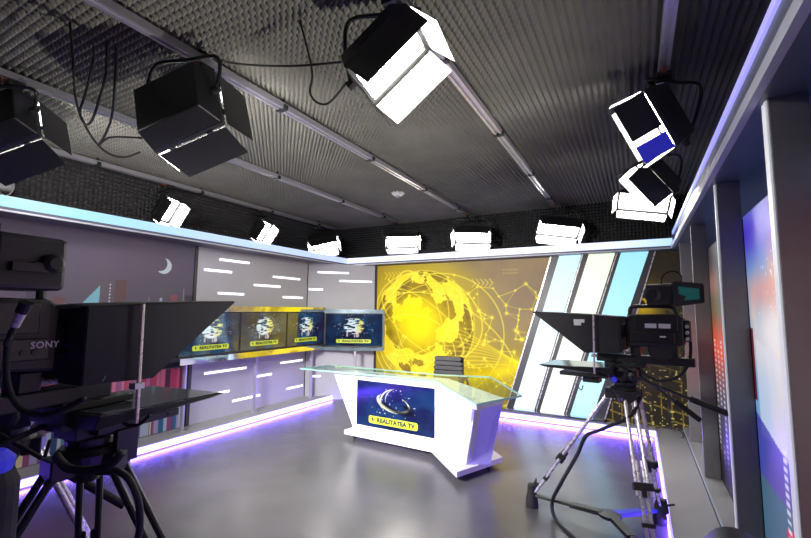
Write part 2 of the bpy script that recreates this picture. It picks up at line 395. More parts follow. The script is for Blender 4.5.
MB().box(-4.54, .42, 6.088, 6.102, 2.325, 2.418).build('led_strip', ledB, c2); MB().box(-4.54, .42, 6.09, 6.102, 2.287, 2.302).build('lip', M_LIP, c2)
c3 = struct(MB().box(.43, XR, YF, 6.45, 2.285, 2.50).build('trim_5', M_CROWNR))
MB().box(.418, .432, YF, 6.088, 2.462, 2.498).build('led_strip', ledR, c3); MB().box(.40, .432, YF, 6.088, 2.287, 2.335).build('lip', M_LIP, c3)
MB().box(.424, .432, YF, 6.088, 2.335, 2.343).build('shadow_gap', M_FRAME, c3)

# plinths with LED faces
PH = .075
p1 = struct(MB().box(XW, -4.55, YF, 6.08, 0, PH).build('baseboard_left', M_PLINTH))
MB().box(-4.552, -4.540, YF, 6.066, .012, PH-.008).build('led_strip', G_PLINTH, p1); MB().box(-4.552, -4.530, YF, 6.066, .002, .011).build('violet_strip', G_VIOLET2, p1)
p2 = struct(MB().box(XW, .15, 6.08, 6.31, 0, PH).build('baseboard_back', M_PLINTH))
MB().box(-4.538, .14, 6.066, 6.082, .012, PH-.008).build('led_strip', G_PLINTH, p2); MB().box(-4.53, .14, 6.056, 6.082, .002, .011).build('violet_strip', G_VIOLET2, p2)
p3 = struct(MB().box(.15, XR, YF, 6.31, 0, .06).build('baseboard_right', M_PLINTH))
MB().box(.140, .152, YF, 6.066, .012, .055).build('led_strip', G_VIOLET2, p3); MB().box(.128, .152, YF, 6.066, .002, .011).build('violet_strip', G_VIOLET2, p3)
k3 = struct(MB().box(.44, XR, YF, 6.30, .06, .11).build('trim_6', M_PLINTH))
MB().box(.434, .442, YF, 6.30, .095, .112).build('lip', M_LIP, k3); MB().box(.434, .441, YF, 6.30, .061, .072).build('shadow_gap', M_FRAME, k3)

# ------------------------------------------------------------------ globe backdrop
GX0, GX1, GZ0, GZ1 = -4.01, -1.02, .08, 2.275
def globe_fn(S, T):
    x = GX0+S*(GX1-GX0); z = GZ0+T*(GZ1-GZ0); a = x+3.12; b = z-1.26; r = np.hypot(a, b); R = .90
    n = fbm(x*2.2+7, z*2.2+3, 21)
    c = [.50+.12*n, .43+.10*n, .36+.02*n]                                       # mauve brown ground
    left = sm(-2.6, -4.0, x); c = mixc(c, (.60, .50, .16), left*.9)
    low = sm(1.5, .3, z)*sm(-3.2, -2., x); c = mixc(c, (.66, .57, .10), low*.85)
    dark = sm(.5, .1, z)*sm(-1.9, -1.5, x); c = mixc(c, (.22, .18, .08), dark*.8)
    halo = np.exp(-np.clip(r-R, 0, 9)**2/.10); c = mixc(c, (.80, .70, .12), halo*.55)
    ins = r < R
    sph = np.sqrt(np.clip(1-(r/R)**2, 0, 1)); lat = np.arcsin(np.clip(b/R, -1, 1)); lon = np.arctan2(a, R*sph+1e-6)
    land = fbm(lon*2.1+1.2, lat*2.3+5.4, 35, 5)
    oc = mixc((.46, .37, .14), (.60, .50, .12), fbm(a*4, b*4, 41)); ld = mixc((.93, .80, .10), (.98, .90, .35), fbm(a*6+3, b*6, 44))
    g = mixc(oc, ld, sm(.50, .52, land)); g = mixc(g, (.36, .29, .15), sm(.42, .34, land)*.6)
    c = mixc(c, g, ins*1.)
    core = np.exp(-(((a+.06)/.47)**2+((b-.02)/.45)**2)**1.6); c = mixc(c, (1., .90, .02), core)
    soft = np.exp(-((a/.75)**2+(b/.7)**2)); c = mixc(c, (.98, .86, .05), soft*.25)
    rim = np.exp(-((r-R)/.012)**2); c = mixc(c, (.95, .88, .30), rim*.6)
    def line(d, w, al, col=(.98, .90, .28)):
        nonlocal c
        c = mixc(c, col, np.exp(-(d/w)**2)*al)
    def ell(cx, cz, rx, rz, rot, w=.008, al=.75):
        ca, sa = math.cos(rot), math.sin(rot); X = (x-cx)*ca+(z-cz)*sa; Z = -(x-cx)*sa+(z-cz)*ca
        q = np.hypot(X/rx, Z/rz); line((q-1)*min(rx, rz), w, al)
    for cx, cz, rx, rz, ro in [(-3.2, 1.35, .86, .50, .5), (-3.15, 1.3, .88, .36, -.6), (-3.2, 1.3, .42, .9, .3), (-3.3, 1.25, .86, .62, 1.2), (-3.05, 1.4, .98, .70, -.3), (-2.75, .9, 1.3, .75, -.5), (-2.9, 1.1, 1.15, 1.0, .2), (-3.5, .6, 1.0, .8, .4)]:
        ell(cx, cz, rx, rz, ro)
    rr = np.random.RandomState(3)
    pts = [(rr.uniform(-2.4, -1.15), rr.uniform(.3, 1.95)) for _ in range(64)]+[(rr.uniform(-3.9, -2.4), rr.uniform(.3, 2.1)) for _ in range(26)]
    for i, p in enumerate(pts):
        nb = sorted(range(len(pts)), key=lambda j: (pts[j][0]-p[0])**2+(pts[j][1]-p[1])**2)[1:4]
        for j in nb: line(seg_d(x, z, p, pts[j]), .0045, .45)
        line(np.hypot(x-p[0], z-p[1]), .016 if i % 3 else .026, .8, (1., .93, .30))
    for k in range(9):                                                          # sweeping ribbons lower right
        zz = .52+.05*k+.35*np.sin((x+3.0+.06*k)*1.35+.9)*(.5+.06*k)-(x+2.2)*(-.18+.03*k)*1.2
        line(z-zz, .010, .5*(x > -2.75), (1., .90, .15))
    rib = np.exp(-((z-(.55+.30*(x+2.0)))/.13)**2)*sm(-2.7, -2.2, x); c = mixc(c, (.98, .86, .08), rib*.75)
    for cx, cz in [(-3.85, 2.10), (-2.25, 1.93), ]:                                  # rows of chevrons
        for k in range(5):
            u0 = cx+k*.07
            line(seg_d(x, z, (u0, cz+.06), (u0+.05, cz)), .008, .6); line(seg_d(x, z, (u0+.05, cz), (u0, cz-.06)), .008, .6)
    for k in range(16):
        line(np.hypot(x-(-1.75+.03*(k % 8)), z-(2.12-.05*(k//8))), .007, .7)
    pts = [(-2.55, 2.07), (-2.56, 1.97), (-2.58, 1.85), (-2.50, 1.72), (-2.42, 1.66), (-2.32, 1.68), (-2.22, 1.70), (-2.17, 1.76)]
    for p in pts: line(np.hypot(x-p[0], z-p[1]), .018, .9)
    return c
gb = thing('globe_backdrop', 'large yellow globe picture filling the back wall behind the desk', 'backdrop', (-2.5, 6.29, .08))
g1 = paint('printed_picture', (GX0+2.5, -.012, 0), (GX1-GX0, 0, 0), (0, 0, GZ1-GZ0), 420, 308, globe_fn, print_mat('backlit_print', .22, 1.0, .6, .15), gb)
MB().box(GX0, GX1, 6.279, 6.299, GZ0, GZ1).build('panel', M_FRAME, gb, off=gb.location)

# slanted light box
lb = thing('slanted_lightbox', 'slanted light box with three glowing cyan and cream stripes', 'light box', (-.8, 6.25, .075))
zt, zb = 2.30, .075
def para(xt0, xt1, xb0, xb1, y, d, z0=zb, z1=zt):
    return MB().prism([(xb0, y, z0), (xb1, y, z0), (xt1, y, z1), (xt0, y, z1)], (0, d, 0))
fr = para(-1.045, .248, -1.735, -.425, 6.25, .028).build('frame', M_FRAME, lb, off=lb.location, bevel=.004)
for (a, b, c_, d_) in [(-1.05, -1.035, -1.74, -1.725), (.235, .25, -.44, -.425), (-.633, -.619, -1.322, -1.308), (-.205, -.191, -.926, -.912)]:
    para(a, b, c_, d_, 6.244, .007).build('edge_strip', M_SILVER, fr, off=lb.location)
STR = [((-.935, -.645), (-1.625, -1.335), [(.03, (.48, .59, .66)), (1., (.33, .60, .66))], 'pale cyan light panel'),
       ((-.550, -.225), (-1.255, -.940), [(.03, (.58, .63, .55)), (1., (.52, .60, .45))], 'cream light panel'),
       ((-.155, .165), (-.855, -.580), [(.03, (.25, .54, .66)), (1., (.18, .50, .61))], 'cyan light panel')]
for k, ((a, b), (c_, d_), st, lab) in enumerate(STR):
    o = para(a, b, c_, d_, 6.238, .013, .095, 2.285).build('light_panel', ramp_glow('stripe_%d' % k, 'Z', [(.05, st[0][1]), (2.3, st[1][1])], 1.55), lb, off=lb.location); o['label'] = lab
MB().prism([(-1.80, 6.12, .075), (-.42, 6.12, .075), (-.42, 6.24, .075), (-1.80, 6.24, .075)], (0, 0, .035)).build('sill', M_MIRROR, lb, off=lb.location)

# night city print right of the light box
def city_fn(S, T):
    x = -1.0+S*1.54; z = .08+T*2.195
    n = fbm(x*3, z*3, 9); c = [.13+.08*n, .11+.07*n, .09+.05*n]
    bx = np.abs((x*9) % 1-.5); bz = np.abs((z*8+x*2) % 1-.5)
    grid = np.maximum(sm(.40, .48, bx), sm(.38, .47, bz))*(fbm(x*14, z*14, 12, 2) > .45)
    c = mixc(c, (.68, .58, .22), grid*.6*sm(1.3, .2, z)); pt = (vnoise(x*40, z*40, 5) > .87)*1.
    c = mixc(c, (.95, .88, .55), pt*.7*sm(2.2, .3, z))
    g = np.exp(-(((x-.05)/.22)**2+((z-1.6)/.25)**2)); c = mixc(c, (.80, .66, .10), g*.9*(fbm(x*6, z*6, 31) > .42))
    return c
cp = thing('city_print', 'dark printed panel of night city lights right of the light box', 'backdrop', (-.2, 6.295, .08))
paint('printed_picture', (-.8, -.010, 0), (1.54, 0, 0), (0, 0, 2.195), 260, 360, city_fn, print_mat('night_print', .4, .7, .6, .15), cp)
MB().box(-1.0, .54, 6.2875, 6.30, .08, 2.275).build('panel', M_FRAME, cp, off=cp.location)

# ------------------------------------------------------------------ right wall: pillars and printed panels
PY = [(1.93, 1.995), (3.09, 3.15), (4.50, 4.55), (5.62, 5.66)]
PLAB = ['dark pillar nearest the camera on the right wall with bright edge', 'second pillar along the right wall, just behind the nearest one', 'third pillar along the right wall, beside the camera viewfinder',
        'farthest pillar of the right wall, next to the night city print']
for (y0, y1), lab in zip(PY, PLAB):
    t = thing('wall_pillar', lab, 'pillar', (.5, y0, .11))
    MB().box(.452, .565, y0, y1, .11, 2.285).build('shaft', M_PILLAR, t, off=t.location, bevel=.003)
    if y0 < 4: MB().box(.446, .453, y0+(.012 if y0 < 2.5 else .03), y1-.002, .112, 2.283).build('light_edge', G_WHITESTRIP, t, off=t.location)
PX = .572
def rp_fn(kind, y0, y1):
    def fn(S, T):
        y = y0+S*(y1-y0); z = .11+T*1.95; s = S
        n = fbm(y*4, z*2, 50+kind)
        if kind == 0:
            c = mixc((.45, .66, .85), (.93, .75, .66), sm(.25, .75, n+.5*(1-S)-.2))
            c = mixc(c, (.30, .20, .80), np.exp(-((z-1.95)/.16)**2)*.9); c = mixc(c, (.98, .95, .95), np.exp(-((z-1.40)/.20)**2-((s-.55)/.4)**2))
            c = mixc(c, (.95, .62, .58), np.exp(-((z-1.62)/.10)**2-((s-.7)/.3)**2)*.7)
            c = mixc(c, (.36, .06, .10), ((s > .95) & (z > 1.02) & (z < 1.42))*.9)
            c = mixc(c, (.92, .92, .96), ((s > .45) & (s < .92) & (z > .85) & (z < 1.18+.2*s))*.65)
            c = mixc(c, (.20, .16, .62), ((z < .95-.25*(1-s)) & (z > .62) & (s > .35))*.7); c = mixc(c, (.10, .42, .66), ((s < .35) & (z < 1.05) & (z > .55))*.8)
            c = mixc(c, (.26, .40, .50), ((z < .62) & (s > .5))*.9); c = mixc(c, (.86, .16, .26), ((z < .66-.25*s) & (s < .6))*.9)
            c = mixc(c, (.95, .85, .75), ((z < .3) & (s < .5))*fbm(y*9, z*6, 3)*.9)
            dots = ((np.abs(((z*26) % 1)-.5) < .28) & ((np.abs(s-.30) < .03) | (np.abs(s-.55) < .025) | (np.abs(s-.42) < .02)) & (z < .9)); c = mixc(c, (.95, .95, 1.), dots*.85)
            sp = (vnoise(y*60, z*30, 77) > .9) & (z > 1.45) & (z < 1.80) & (s > .3) & (s < .8); c = mixc(c, (1, .97, .95), sp*.9)
        elif kind == 1:
            c = [.16+.14*n, .15+.12*n, .17+.14*n]
            c = mixc(c, (.90, .30, .18), np.exp(-((z-1.25)/.28)**2)*sm(.35, .7, s)); c = mixc(c, (.40, .45, .28), np.exp(-((z-1.55)/.2)**2)*.6)
            c = mixc(c, (.22, .20, .78), np.exp(-((z-.75)/.16)**2)*sm(.6, .2, s)); c = mixc(c, (.85, .55, .5), np.exp(-((z-1.75)/.12)**2)*.5*sm(.5, .8, s))
            dots = (np.abs(((z*24) % 1)-.5) < .25) & (np.abs(((s*9) % 1)-.5) < .2) & (n > .42) & (z < 1.3); c = mixc(c, (.92, .92, .95), dots*.8)
            c = mixc(c, (.05, .03, .05), sm(.45, .25, z)*.8)
        elif kind == 2:
            c = [.10+.08*n, .07+.04*n, .09+.05*n]
            c = mixc(c, (.86, .12, .22), ((z > .75) & (z < 1.45))*1.*sm(.2, .5, n+.2)); c = mixc(c, (.92, .45, .35), np.exp(-((z-.72)/.07)**2)); c = mixc(c, (.30, .26, .34), (z < .6)*.8)
        else:
            c = mixc((.95, .84, .84), (.75, .55, .62), sm(.4, .6, vnoise((y*10+z*3), z*.5, 8))); c = mixc(c, (.40, .45, .62), sm(1.6, 1.95, z)); c = mixc(c, (.70, .20, .22), np.exp(-((z-1.8)/.1)**2)*.5)
            c = mixc(c, (.85, .2, .3), sm(.6, .3, z)*.7)
        return c
    return fn
RLAB = ['backlit panel of blurred pink and blue light between the two nearest pillars', 'dark backlit panel with orange glow and white dots behind second pillar', 'narrow dark panel with a red band near the far pillar', 'pale pink streaked panel at the right picture edge']
spans = [(1.995, 3.09, 0), (3.15, 4.50, 1), (4.55, 5.62, 2), (.78, 1.93, 3)]
for y0, y1, k in spans:
    t = thing('printed_panel', RLAB[k], 'wall panel', (PX, y0, .11))
    MB().box(PX, PX+.03, y0+.004, y1-.004, .11, 2.06).build('panel', M_FRAME, t, off=t.location)
    paint('printed_picture', (-.004, .004, 0), (0, y1-y0-.008, 0), (0, 0, 1.95), 120, 260, rp_fn(k, y0, y1), print_mat('panel_print', .25, .8, .4, .3), t)
    MB().box(PX+.035, PX+.05, y0+.05, y1-.05, 1.98, 2.04).build('backlight_strip', G_BLUE, t, off=t.location)

# ------------------------------------------------------------------ monitors on the left
MW, MH = .845, .525
def tv_fn(seed):
    def fn(S, T):
        x = (S-.5)*1.6; z = (T-.5)*.98; n = fbm(S*5, T*4, seed)
        c = mixc((.05, .09, .20), (.10, .28, .42), sm(.3, .75, n)*np.exp(-(x/.75)**2))
        X = x; Z = z-.12; r = np.hypot(X/.30, Z/.25)
        bars = vnoise(X*9+seed, Z*46, 61); m = (bars > .42+.5*np.clip(r-.75, 0, 1)*1.2)*sm(1.15, .9, r)
        right = sm(.02, .2, X); c = mixc(c, mixc((.86, .93, .95), (.88, .86, .42), right), m*.92)
        drip = (vnoise(X*36, Z*2.5, 71) > .62) & (Z < -.1) & (Z > -.36+.2*np.abs(X)) & (np.abs(X) < .22); c = mixc(c, (.86, .76, .72), drip*.8)
        sp = (vnoise(X*48, Z*48, 81) > .90) & (r < 2.) ; c = mixc(c, (.8, .88, .95), sp*.7)
        return c
    return fn
M_SCREEN = print_mat('glossy_screen', .25, .95, .07, 1.6)
def monitor(label, loc, rz, w, h, seed, group='monitors in the wall row'):
    t = thing('monitor', label, 'monitor', loc, rz, group)
    MB().box(-w/2, w/2, 0, .05, 0, h).build('housing', M_BLACK, t, bevel=.004)
    b = .012
    for (x0, x1, z0, z1) in ((-w/2, w/2, 0, b*1.4), (-w/2, w/2, h-b, h), (-w/2, -w/2+b, b*1.4, h-b), (w/2-b, w/2, b*1.4, h-b)):
        MB().box(x0, x1, -.006, .001, z0, z1).build('bezel', M_BLACK2, t)
    s = paint('screen', (-w/2+b, -.002, b*1.4), (w-2*b, 0, 0), (0, 0, h-2.4*b), 150, 94, tv_fn(seed), M_SCREEN, t)
    s['label'] = 'screen with a burst of white fragments above a lime banner'
    banner(s, 0, .095, w*.60, .062, -.0035)
    return t
XT = -4.60
monitor('blue monitor on the left wall, half hidden by the big black prompter hood', (XT, 3.445, .935), PI/2, MW, MH, 3)
monitor('olive-tinted monitor on the left wall, right of the half hidden one', (XT, 4.292, .935), PI/2, MW, MH, 4)
monitor('monitor on the left wall beside the corner, seen most edge-on', (XT, 5.137, .935), PI/2, MW, MH, 5)
P0 = Vector((-4.585, 5.555)); A4 = math.radians(25); W4 = 1.0
d4 = Vector((math.cos(A4), math.sin(A4))); n4 = Vector((d4.y, -d4.x))
c4 = P0+d4*(W4/2)
monitor('dark navy monitor facing the room in the corner beside the yellow globe', (c4.x, c4.y, .89), A4, W4-.03, .555, 6)
# rack of mirror strips and posts carrying the monitors
rk = thing('monitor_rack', 'mirror-edged rack holding the row of four monitors on thin posts', 'monitor rack', (-4.72, 4.6, PH))
ro = rk.location
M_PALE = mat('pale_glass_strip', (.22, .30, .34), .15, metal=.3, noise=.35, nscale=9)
def strip(p, q, z0, z1, depth, tilt, nm, m_=M_MIRROR):
    p, q = Vector((*p, 0)), Vector((*q, 0)); t = (q-p).normalized(); n = Vector((t.y, -t.x, 0))
    poly = [p-n*.06+Vector((0, 0, z0)), p+n*depth+Vector((0, 0, z0+tilt[0])), p+n*depth+Vector((0, 0, z1+tilt[1])), p-n*.06+Vector((0, 0, z1))]
    return MB().prism(poly, q-p).build(nm, m_, rk, off=ro)
strip((XT, 3.02), (XT, 5.56), 1.465, 1.535, .03, (0, 0), 'top_strip'); strip((XT, 3.02), (XT, 5.56), .855, .928, .05, (-.0, -.0), 'bottom_strip')
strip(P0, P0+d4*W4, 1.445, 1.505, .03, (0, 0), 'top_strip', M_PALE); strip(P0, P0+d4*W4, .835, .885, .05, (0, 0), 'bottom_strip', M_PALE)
e4 = P0+d4*(W4-.006)
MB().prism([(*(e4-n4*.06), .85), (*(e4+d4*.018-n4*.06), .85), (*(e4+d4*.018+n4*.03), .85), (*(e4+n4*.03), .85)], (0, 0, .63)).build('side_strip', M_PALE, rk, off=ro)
for (x, y, r) in [(-4.72, 4.26, .024), (-4.72, 5.42, .024), (c4.x+.02-n4.x*.03, c4.y+.02-n4.y*.03, .022), (-4.72, 3.2, .024)]:
    pl = MB().lathe((x, y, 0), [(r*2.3, PH), (r*2.3, PH+.012), (r, PH+.014), (r, .86)], 14).build('post', M_ALU, rk, off=ro)

# ------------------------------------------------------------------ news desk
dk = thing('news_desk', 'white angular news desk with a screen in its front', 'desk', (-2.2, 4.3, 0)); do = dk.location
poly = [(-3.06, 4.12), (-1.90, 4.05), (-1.43, 3.56), (-1.19, 4.14), (-1.60, 4.60), (-1.90, 4.78), (-3.0, 4.80)]
MB().prism([(x, y, .055) for x, y in poly], (0, 0, .05)).build('base_plate', M_WHITE, dk, off=do, bevel=.004)
MB().hexa([(-2.96, 4.17, .105), (-1.895, 4.105, .105), (-1.86, 4.42, .105), (-2.92, 4.48, .105)],
          [(-3.25, 4.135, .752), (-1.875, 4.085, .752), (-1.86, 4.40, .752), (-3.22, 4.42, .752)]).build('front_body', M_WHITE, dk, off=do, bevel=.006)
MB().hexa([(-1.895, 4.108, .105), (-1.42, 3.765, .105), (-1.38, 3.81, .105), (-1.86, 4.16, .105)],
          [(-1.875, 4.088, .752), (-1.175, 3.345, .752), (-1.135, 3.39, .752), (-1.84, 4.13, .752)]).build('wing_panel', M_WHITE, dk, off=do, bevel=.004)
ep = MB().hexa([(-1.405, 3.775, .105), (-1.225, 3.88, .105), (-1.25, 3.91, .105), (-1.43, 3.80, .105)],
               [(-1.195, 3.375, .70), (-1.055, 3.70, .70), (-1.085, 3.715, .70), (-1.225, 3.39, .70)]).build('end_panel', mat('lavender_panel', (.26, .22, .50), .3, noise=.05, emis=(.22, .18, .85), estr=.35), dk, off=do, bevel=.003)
ep['label'] = 'lavender-lit slanted end panel'
MB().prism([(-1.87, 4.095, .700), (-1.17, 3.345, .700), (-1.04, 3.68, .700), (-1.86, 4.40, .700)], (0, 0, .054)).build('wing_counter', M_WHITE, dk, off=do, bevel=.004)
gt = [(-3.68, 4.03), (-1.85, 4.06), (-1.13, 3.235), (-.905, 3.755), (-1.45, 4.62), (-2.0, 4.47), (-3.55, 4.46)]
gp = MB().prism([(x, y, .764) for x, y in gt], (0, 0, .014)).build('glass_top', M_GLASS, dk, off=do); gp['label'] = 'clear greenish glass top'
ge = MB()
for i in range(len(gt)):
    p, q = Vector((*gt[i], 0)), Vector((*gt[(i+1) % len(gt)], 0)); t = (q-p).normalized(); n = Vector((t.y, -t.x, 0))
    ge.hexa([p+Vector((0, 0, .763)), q+Vector((0, 0, .763)), q+n*.004+Vector((0, 0, .763)), p+n*.004+Vector((0, 0, .763))], [p+Vector((0, 0, .779)), q+Vector((0, 0, .779)), q+n*.004+Vector((0, 0, .779)), p+n*.004+Vector((0, 0, .779))])
ge.build('glass_edge', M_GEDGE, gp, off=do)
for x, y in [(-3.2, 4.3), (-2.2, 4.25), (-1.25, 3.5), (-1.20, 3.75)]:
    MB().lathe((x, y, 0), [(.018, .752), (.018, .764)], 12).build('glass_spacer', M_SILVER, dk, off=do)
for x, y in [(-2.96, 4.20), (-2.0, 4.16), (-1.45, 3.68), (-1.30, 4.05), (-1.85, 4.66), (-2.92, 4.70)]:
    c = MB().lathe((x, y, .028), [(.026, -.014), (.028, -.009), (.028, .009), (.026, .014)], 14, 'x'); c.box(x-.02, x+.02, y-.02, y+.02, .045, .056)
    c.build('caster', M_RUBBER, dk, off=do)
# desk screen
def desk_fn(S, T):
    x = (S-.5)*1.0; z = (T-.5)*.51; n = fbm(S*4, T*3, 15)
    c = mixc((.07, .10, .30), (.10, .22, .42), sm(.3, .7, n)); c = mixc(c, (.20, .16, .78), np.exp(-((z-.12-.15*(x+.4))/.05)**2)*sm(.05, -.35, x)*.8)
    st = (vnoise(x*60, z*60, 91) > .93) & (np.hypot(x, z/.7) < .32); c = mixc(c, (.9, .95, 1.), st*.9)
    def arc(cx, cz, rx, rz, rot, a0, a1, w, al=1.):
        nonlocal c
        ca, sa = math.cos(rot), math.sin(rot); X = (x-cx)*ca+(z-cz)*sa; Z = -(x-cx)*sa+(z-cz)*ca
        q = np.hypot(X/rx, Z/rz); an = np.degrees(np.arctan2(Z/rz, X/rx)) % 360; f = ((an-a0) % 360)/((a1-a0) % 360)
        ww = w*np.clip(np.sin(np.clip(f, 0, 1)*PI), .15, 1); c = mixc(c, (.96, .95, .80), np.exp(-((q-1)*min(rx, rz)/ww)**4)*(f < 1)*al)
    arc(0, .045, .20, .085, -.22, 150, 420, .011); arc(0, .04, .215, .10, -.22, 165, 290, .012); arc(-.03, .06, .15, .12, .5, 60, 200, .010); arc(.0, .08, .12, .10, .9, 40, 150, .007, .8)
    dk_ = np.exp(-((np.hypot((x-.03)/.17, (z-.02+.22*x)/.055)-1)*.06/.02)**2)*(z < .03); c = mixc(c, (.01, .02, .05), dk_*.8)
    return c
sx = Vector((-1.859+2.882, 4.052-4.108, 0)); rzs = math.atan2(sx.y, sx.x)
ds = bpy.data.objects.new('desk_screen', None)
sb = MB().box(-.52, .52, 0, .02, -.262, .262).build('screen_frame', M_WHITE, dk); sb.location = Vector((-2.372, 4.082, .447))-do; sb.rotation_euler = (0, 0, rzs)
scn = paint('screen', (-.507, -.003, -.25), (1.014, 0, 0), (0, 0, .50), 220, 112, desk_fn, print_mat('desk_screen', .2, .95, .15, .5), sb)
scn['label'] = 'dark blue screen with a ring emblem and stars'
banner(scn, -.01, -.168, .64, .082, -.0045)

# presenter's chair behind the desk
ch = thing('office_chair', 'black leather office chair with ribbed back behind the news desk', 'chair', (-2.22, 5.12, 0), math.radians(8))
bk_ = MB()
for k in range(6):
    z = .52+k*.062; y = .20+.02*math.sin(k*.6)
    w = .205-.010*max(0, k-3)
    bk_.prism(round_rect(-w, w, z, z+.058, .026, y-.035), (0, .075, 0))
bk_.build('backrest', M_LEATHER, ch, bevel=.008, smooth=False)
MB().box(-.20, .20, .235, .26, .50, .88).build('back_shell', M_BLACK, ch, bevel=.02)
MB().box(-.24, .24, -.24, .22, .42, .50).build('seat', M_LEATHER, ch, bevel=.03, seg=3)
for s in (-1, 1):
    a = MB().tube(smoothpath([(s*.25, .15, .46), (s*.28, .12, .56), (s*.28, .0, .64), (s*.28, -.15, .64)]), .016, 8); a.box(s*.28-.025, s*.28+.025, -.16, .06, .645, .67)
    a.build('armrest', M_BLACK, ch)
MB().lathe((0, 0, 0), [(.03, .10), (.03, .28), (.05, .285), (.05, .42)], 14).build('gas_column', M_BLACK2, ch)
for k in range(5):
    w = 2*PI*k/5+.3; c, s = math.cos(w), math.sin(w)
    l = MB().tube([(0.02*c, .02*s, .10), (.27*c, .27*s, .075)], .022, 8, .014).build('base_leg', M_BLACK2, ch)
    MB().lathe((.27*c, .27*s, .03), [(.022, -.018), (.03, -.012), (.03, .012), (.022, .018)], 12, 'y').build('caster', M_RUBBER, l)

# ------------------------------------------------------------------ ceiling rails and detector
RAILX = [-4.90, -3.55, -2.27, -.97, .205]
RLABEL = ['ceiling lamp rail nearest the left wall', 'ceiling lamp rail second from the left wall', 'long ceiling lamp rail running down the middle of the room', 'ceiling lamp rail above the right half, carrying the bright white lamp', 'ceiling lamp rail nearest the right wall']
RZ0, RZ1 = 2.985, 3.03
for X, lab in zip(RAILX, RLABEL):
    t = thing('lighting_rail', lab, 'rail', (X, 2, RZ0), group='aluminium lamp rails under the foam ceiling')
    ye = 6.15 if X < .1 else 5.9
    MB().prism([(X-.030, -1.3, RZ0), (X-.030, -1.3, RZ1), (X+.030, -1.3, RZ1), (X+.030, -1.3, RZ0), (X+.012, -1.3, RZ0), (X+.012, -1.3, RZ0+.014), (X-.012, -1.3, RZ0+.014), (X-.012, -1.3, RZ0)], (0, ye+1.3, 0)).build('profile', M_ALU, t, off=t.location)
    for y in (-.4, .8, 2.2, 3.4, 4.6, 5.7):
        MB().box(X-.042, X+.042, y-.018, y+.018, RZ0-.008, RZ0+.03).box(X-.01, X+.01, y-.01, y+.01, RZ0+.03, CEIL-.005).build('hanger', M_BLACK2, t, off=t.location)
sd = thing('smoke_detector', 'small white round smoke detector on the foam ceiling', 'smoke detector', (-2.75, 4.79, CEIL-.03))
MB().lathe((0, 0, 0), [(.05, -.045), (.075, -.03), (.095, -.005), (.095, .03)], 24).build('cover', M_WHITE, sd, smooth=True)
MB().lathe((0, 0, 0), [(.022, -.062), (.03, -.044)], 16).build('sensor', M_GREYBOX, sd)

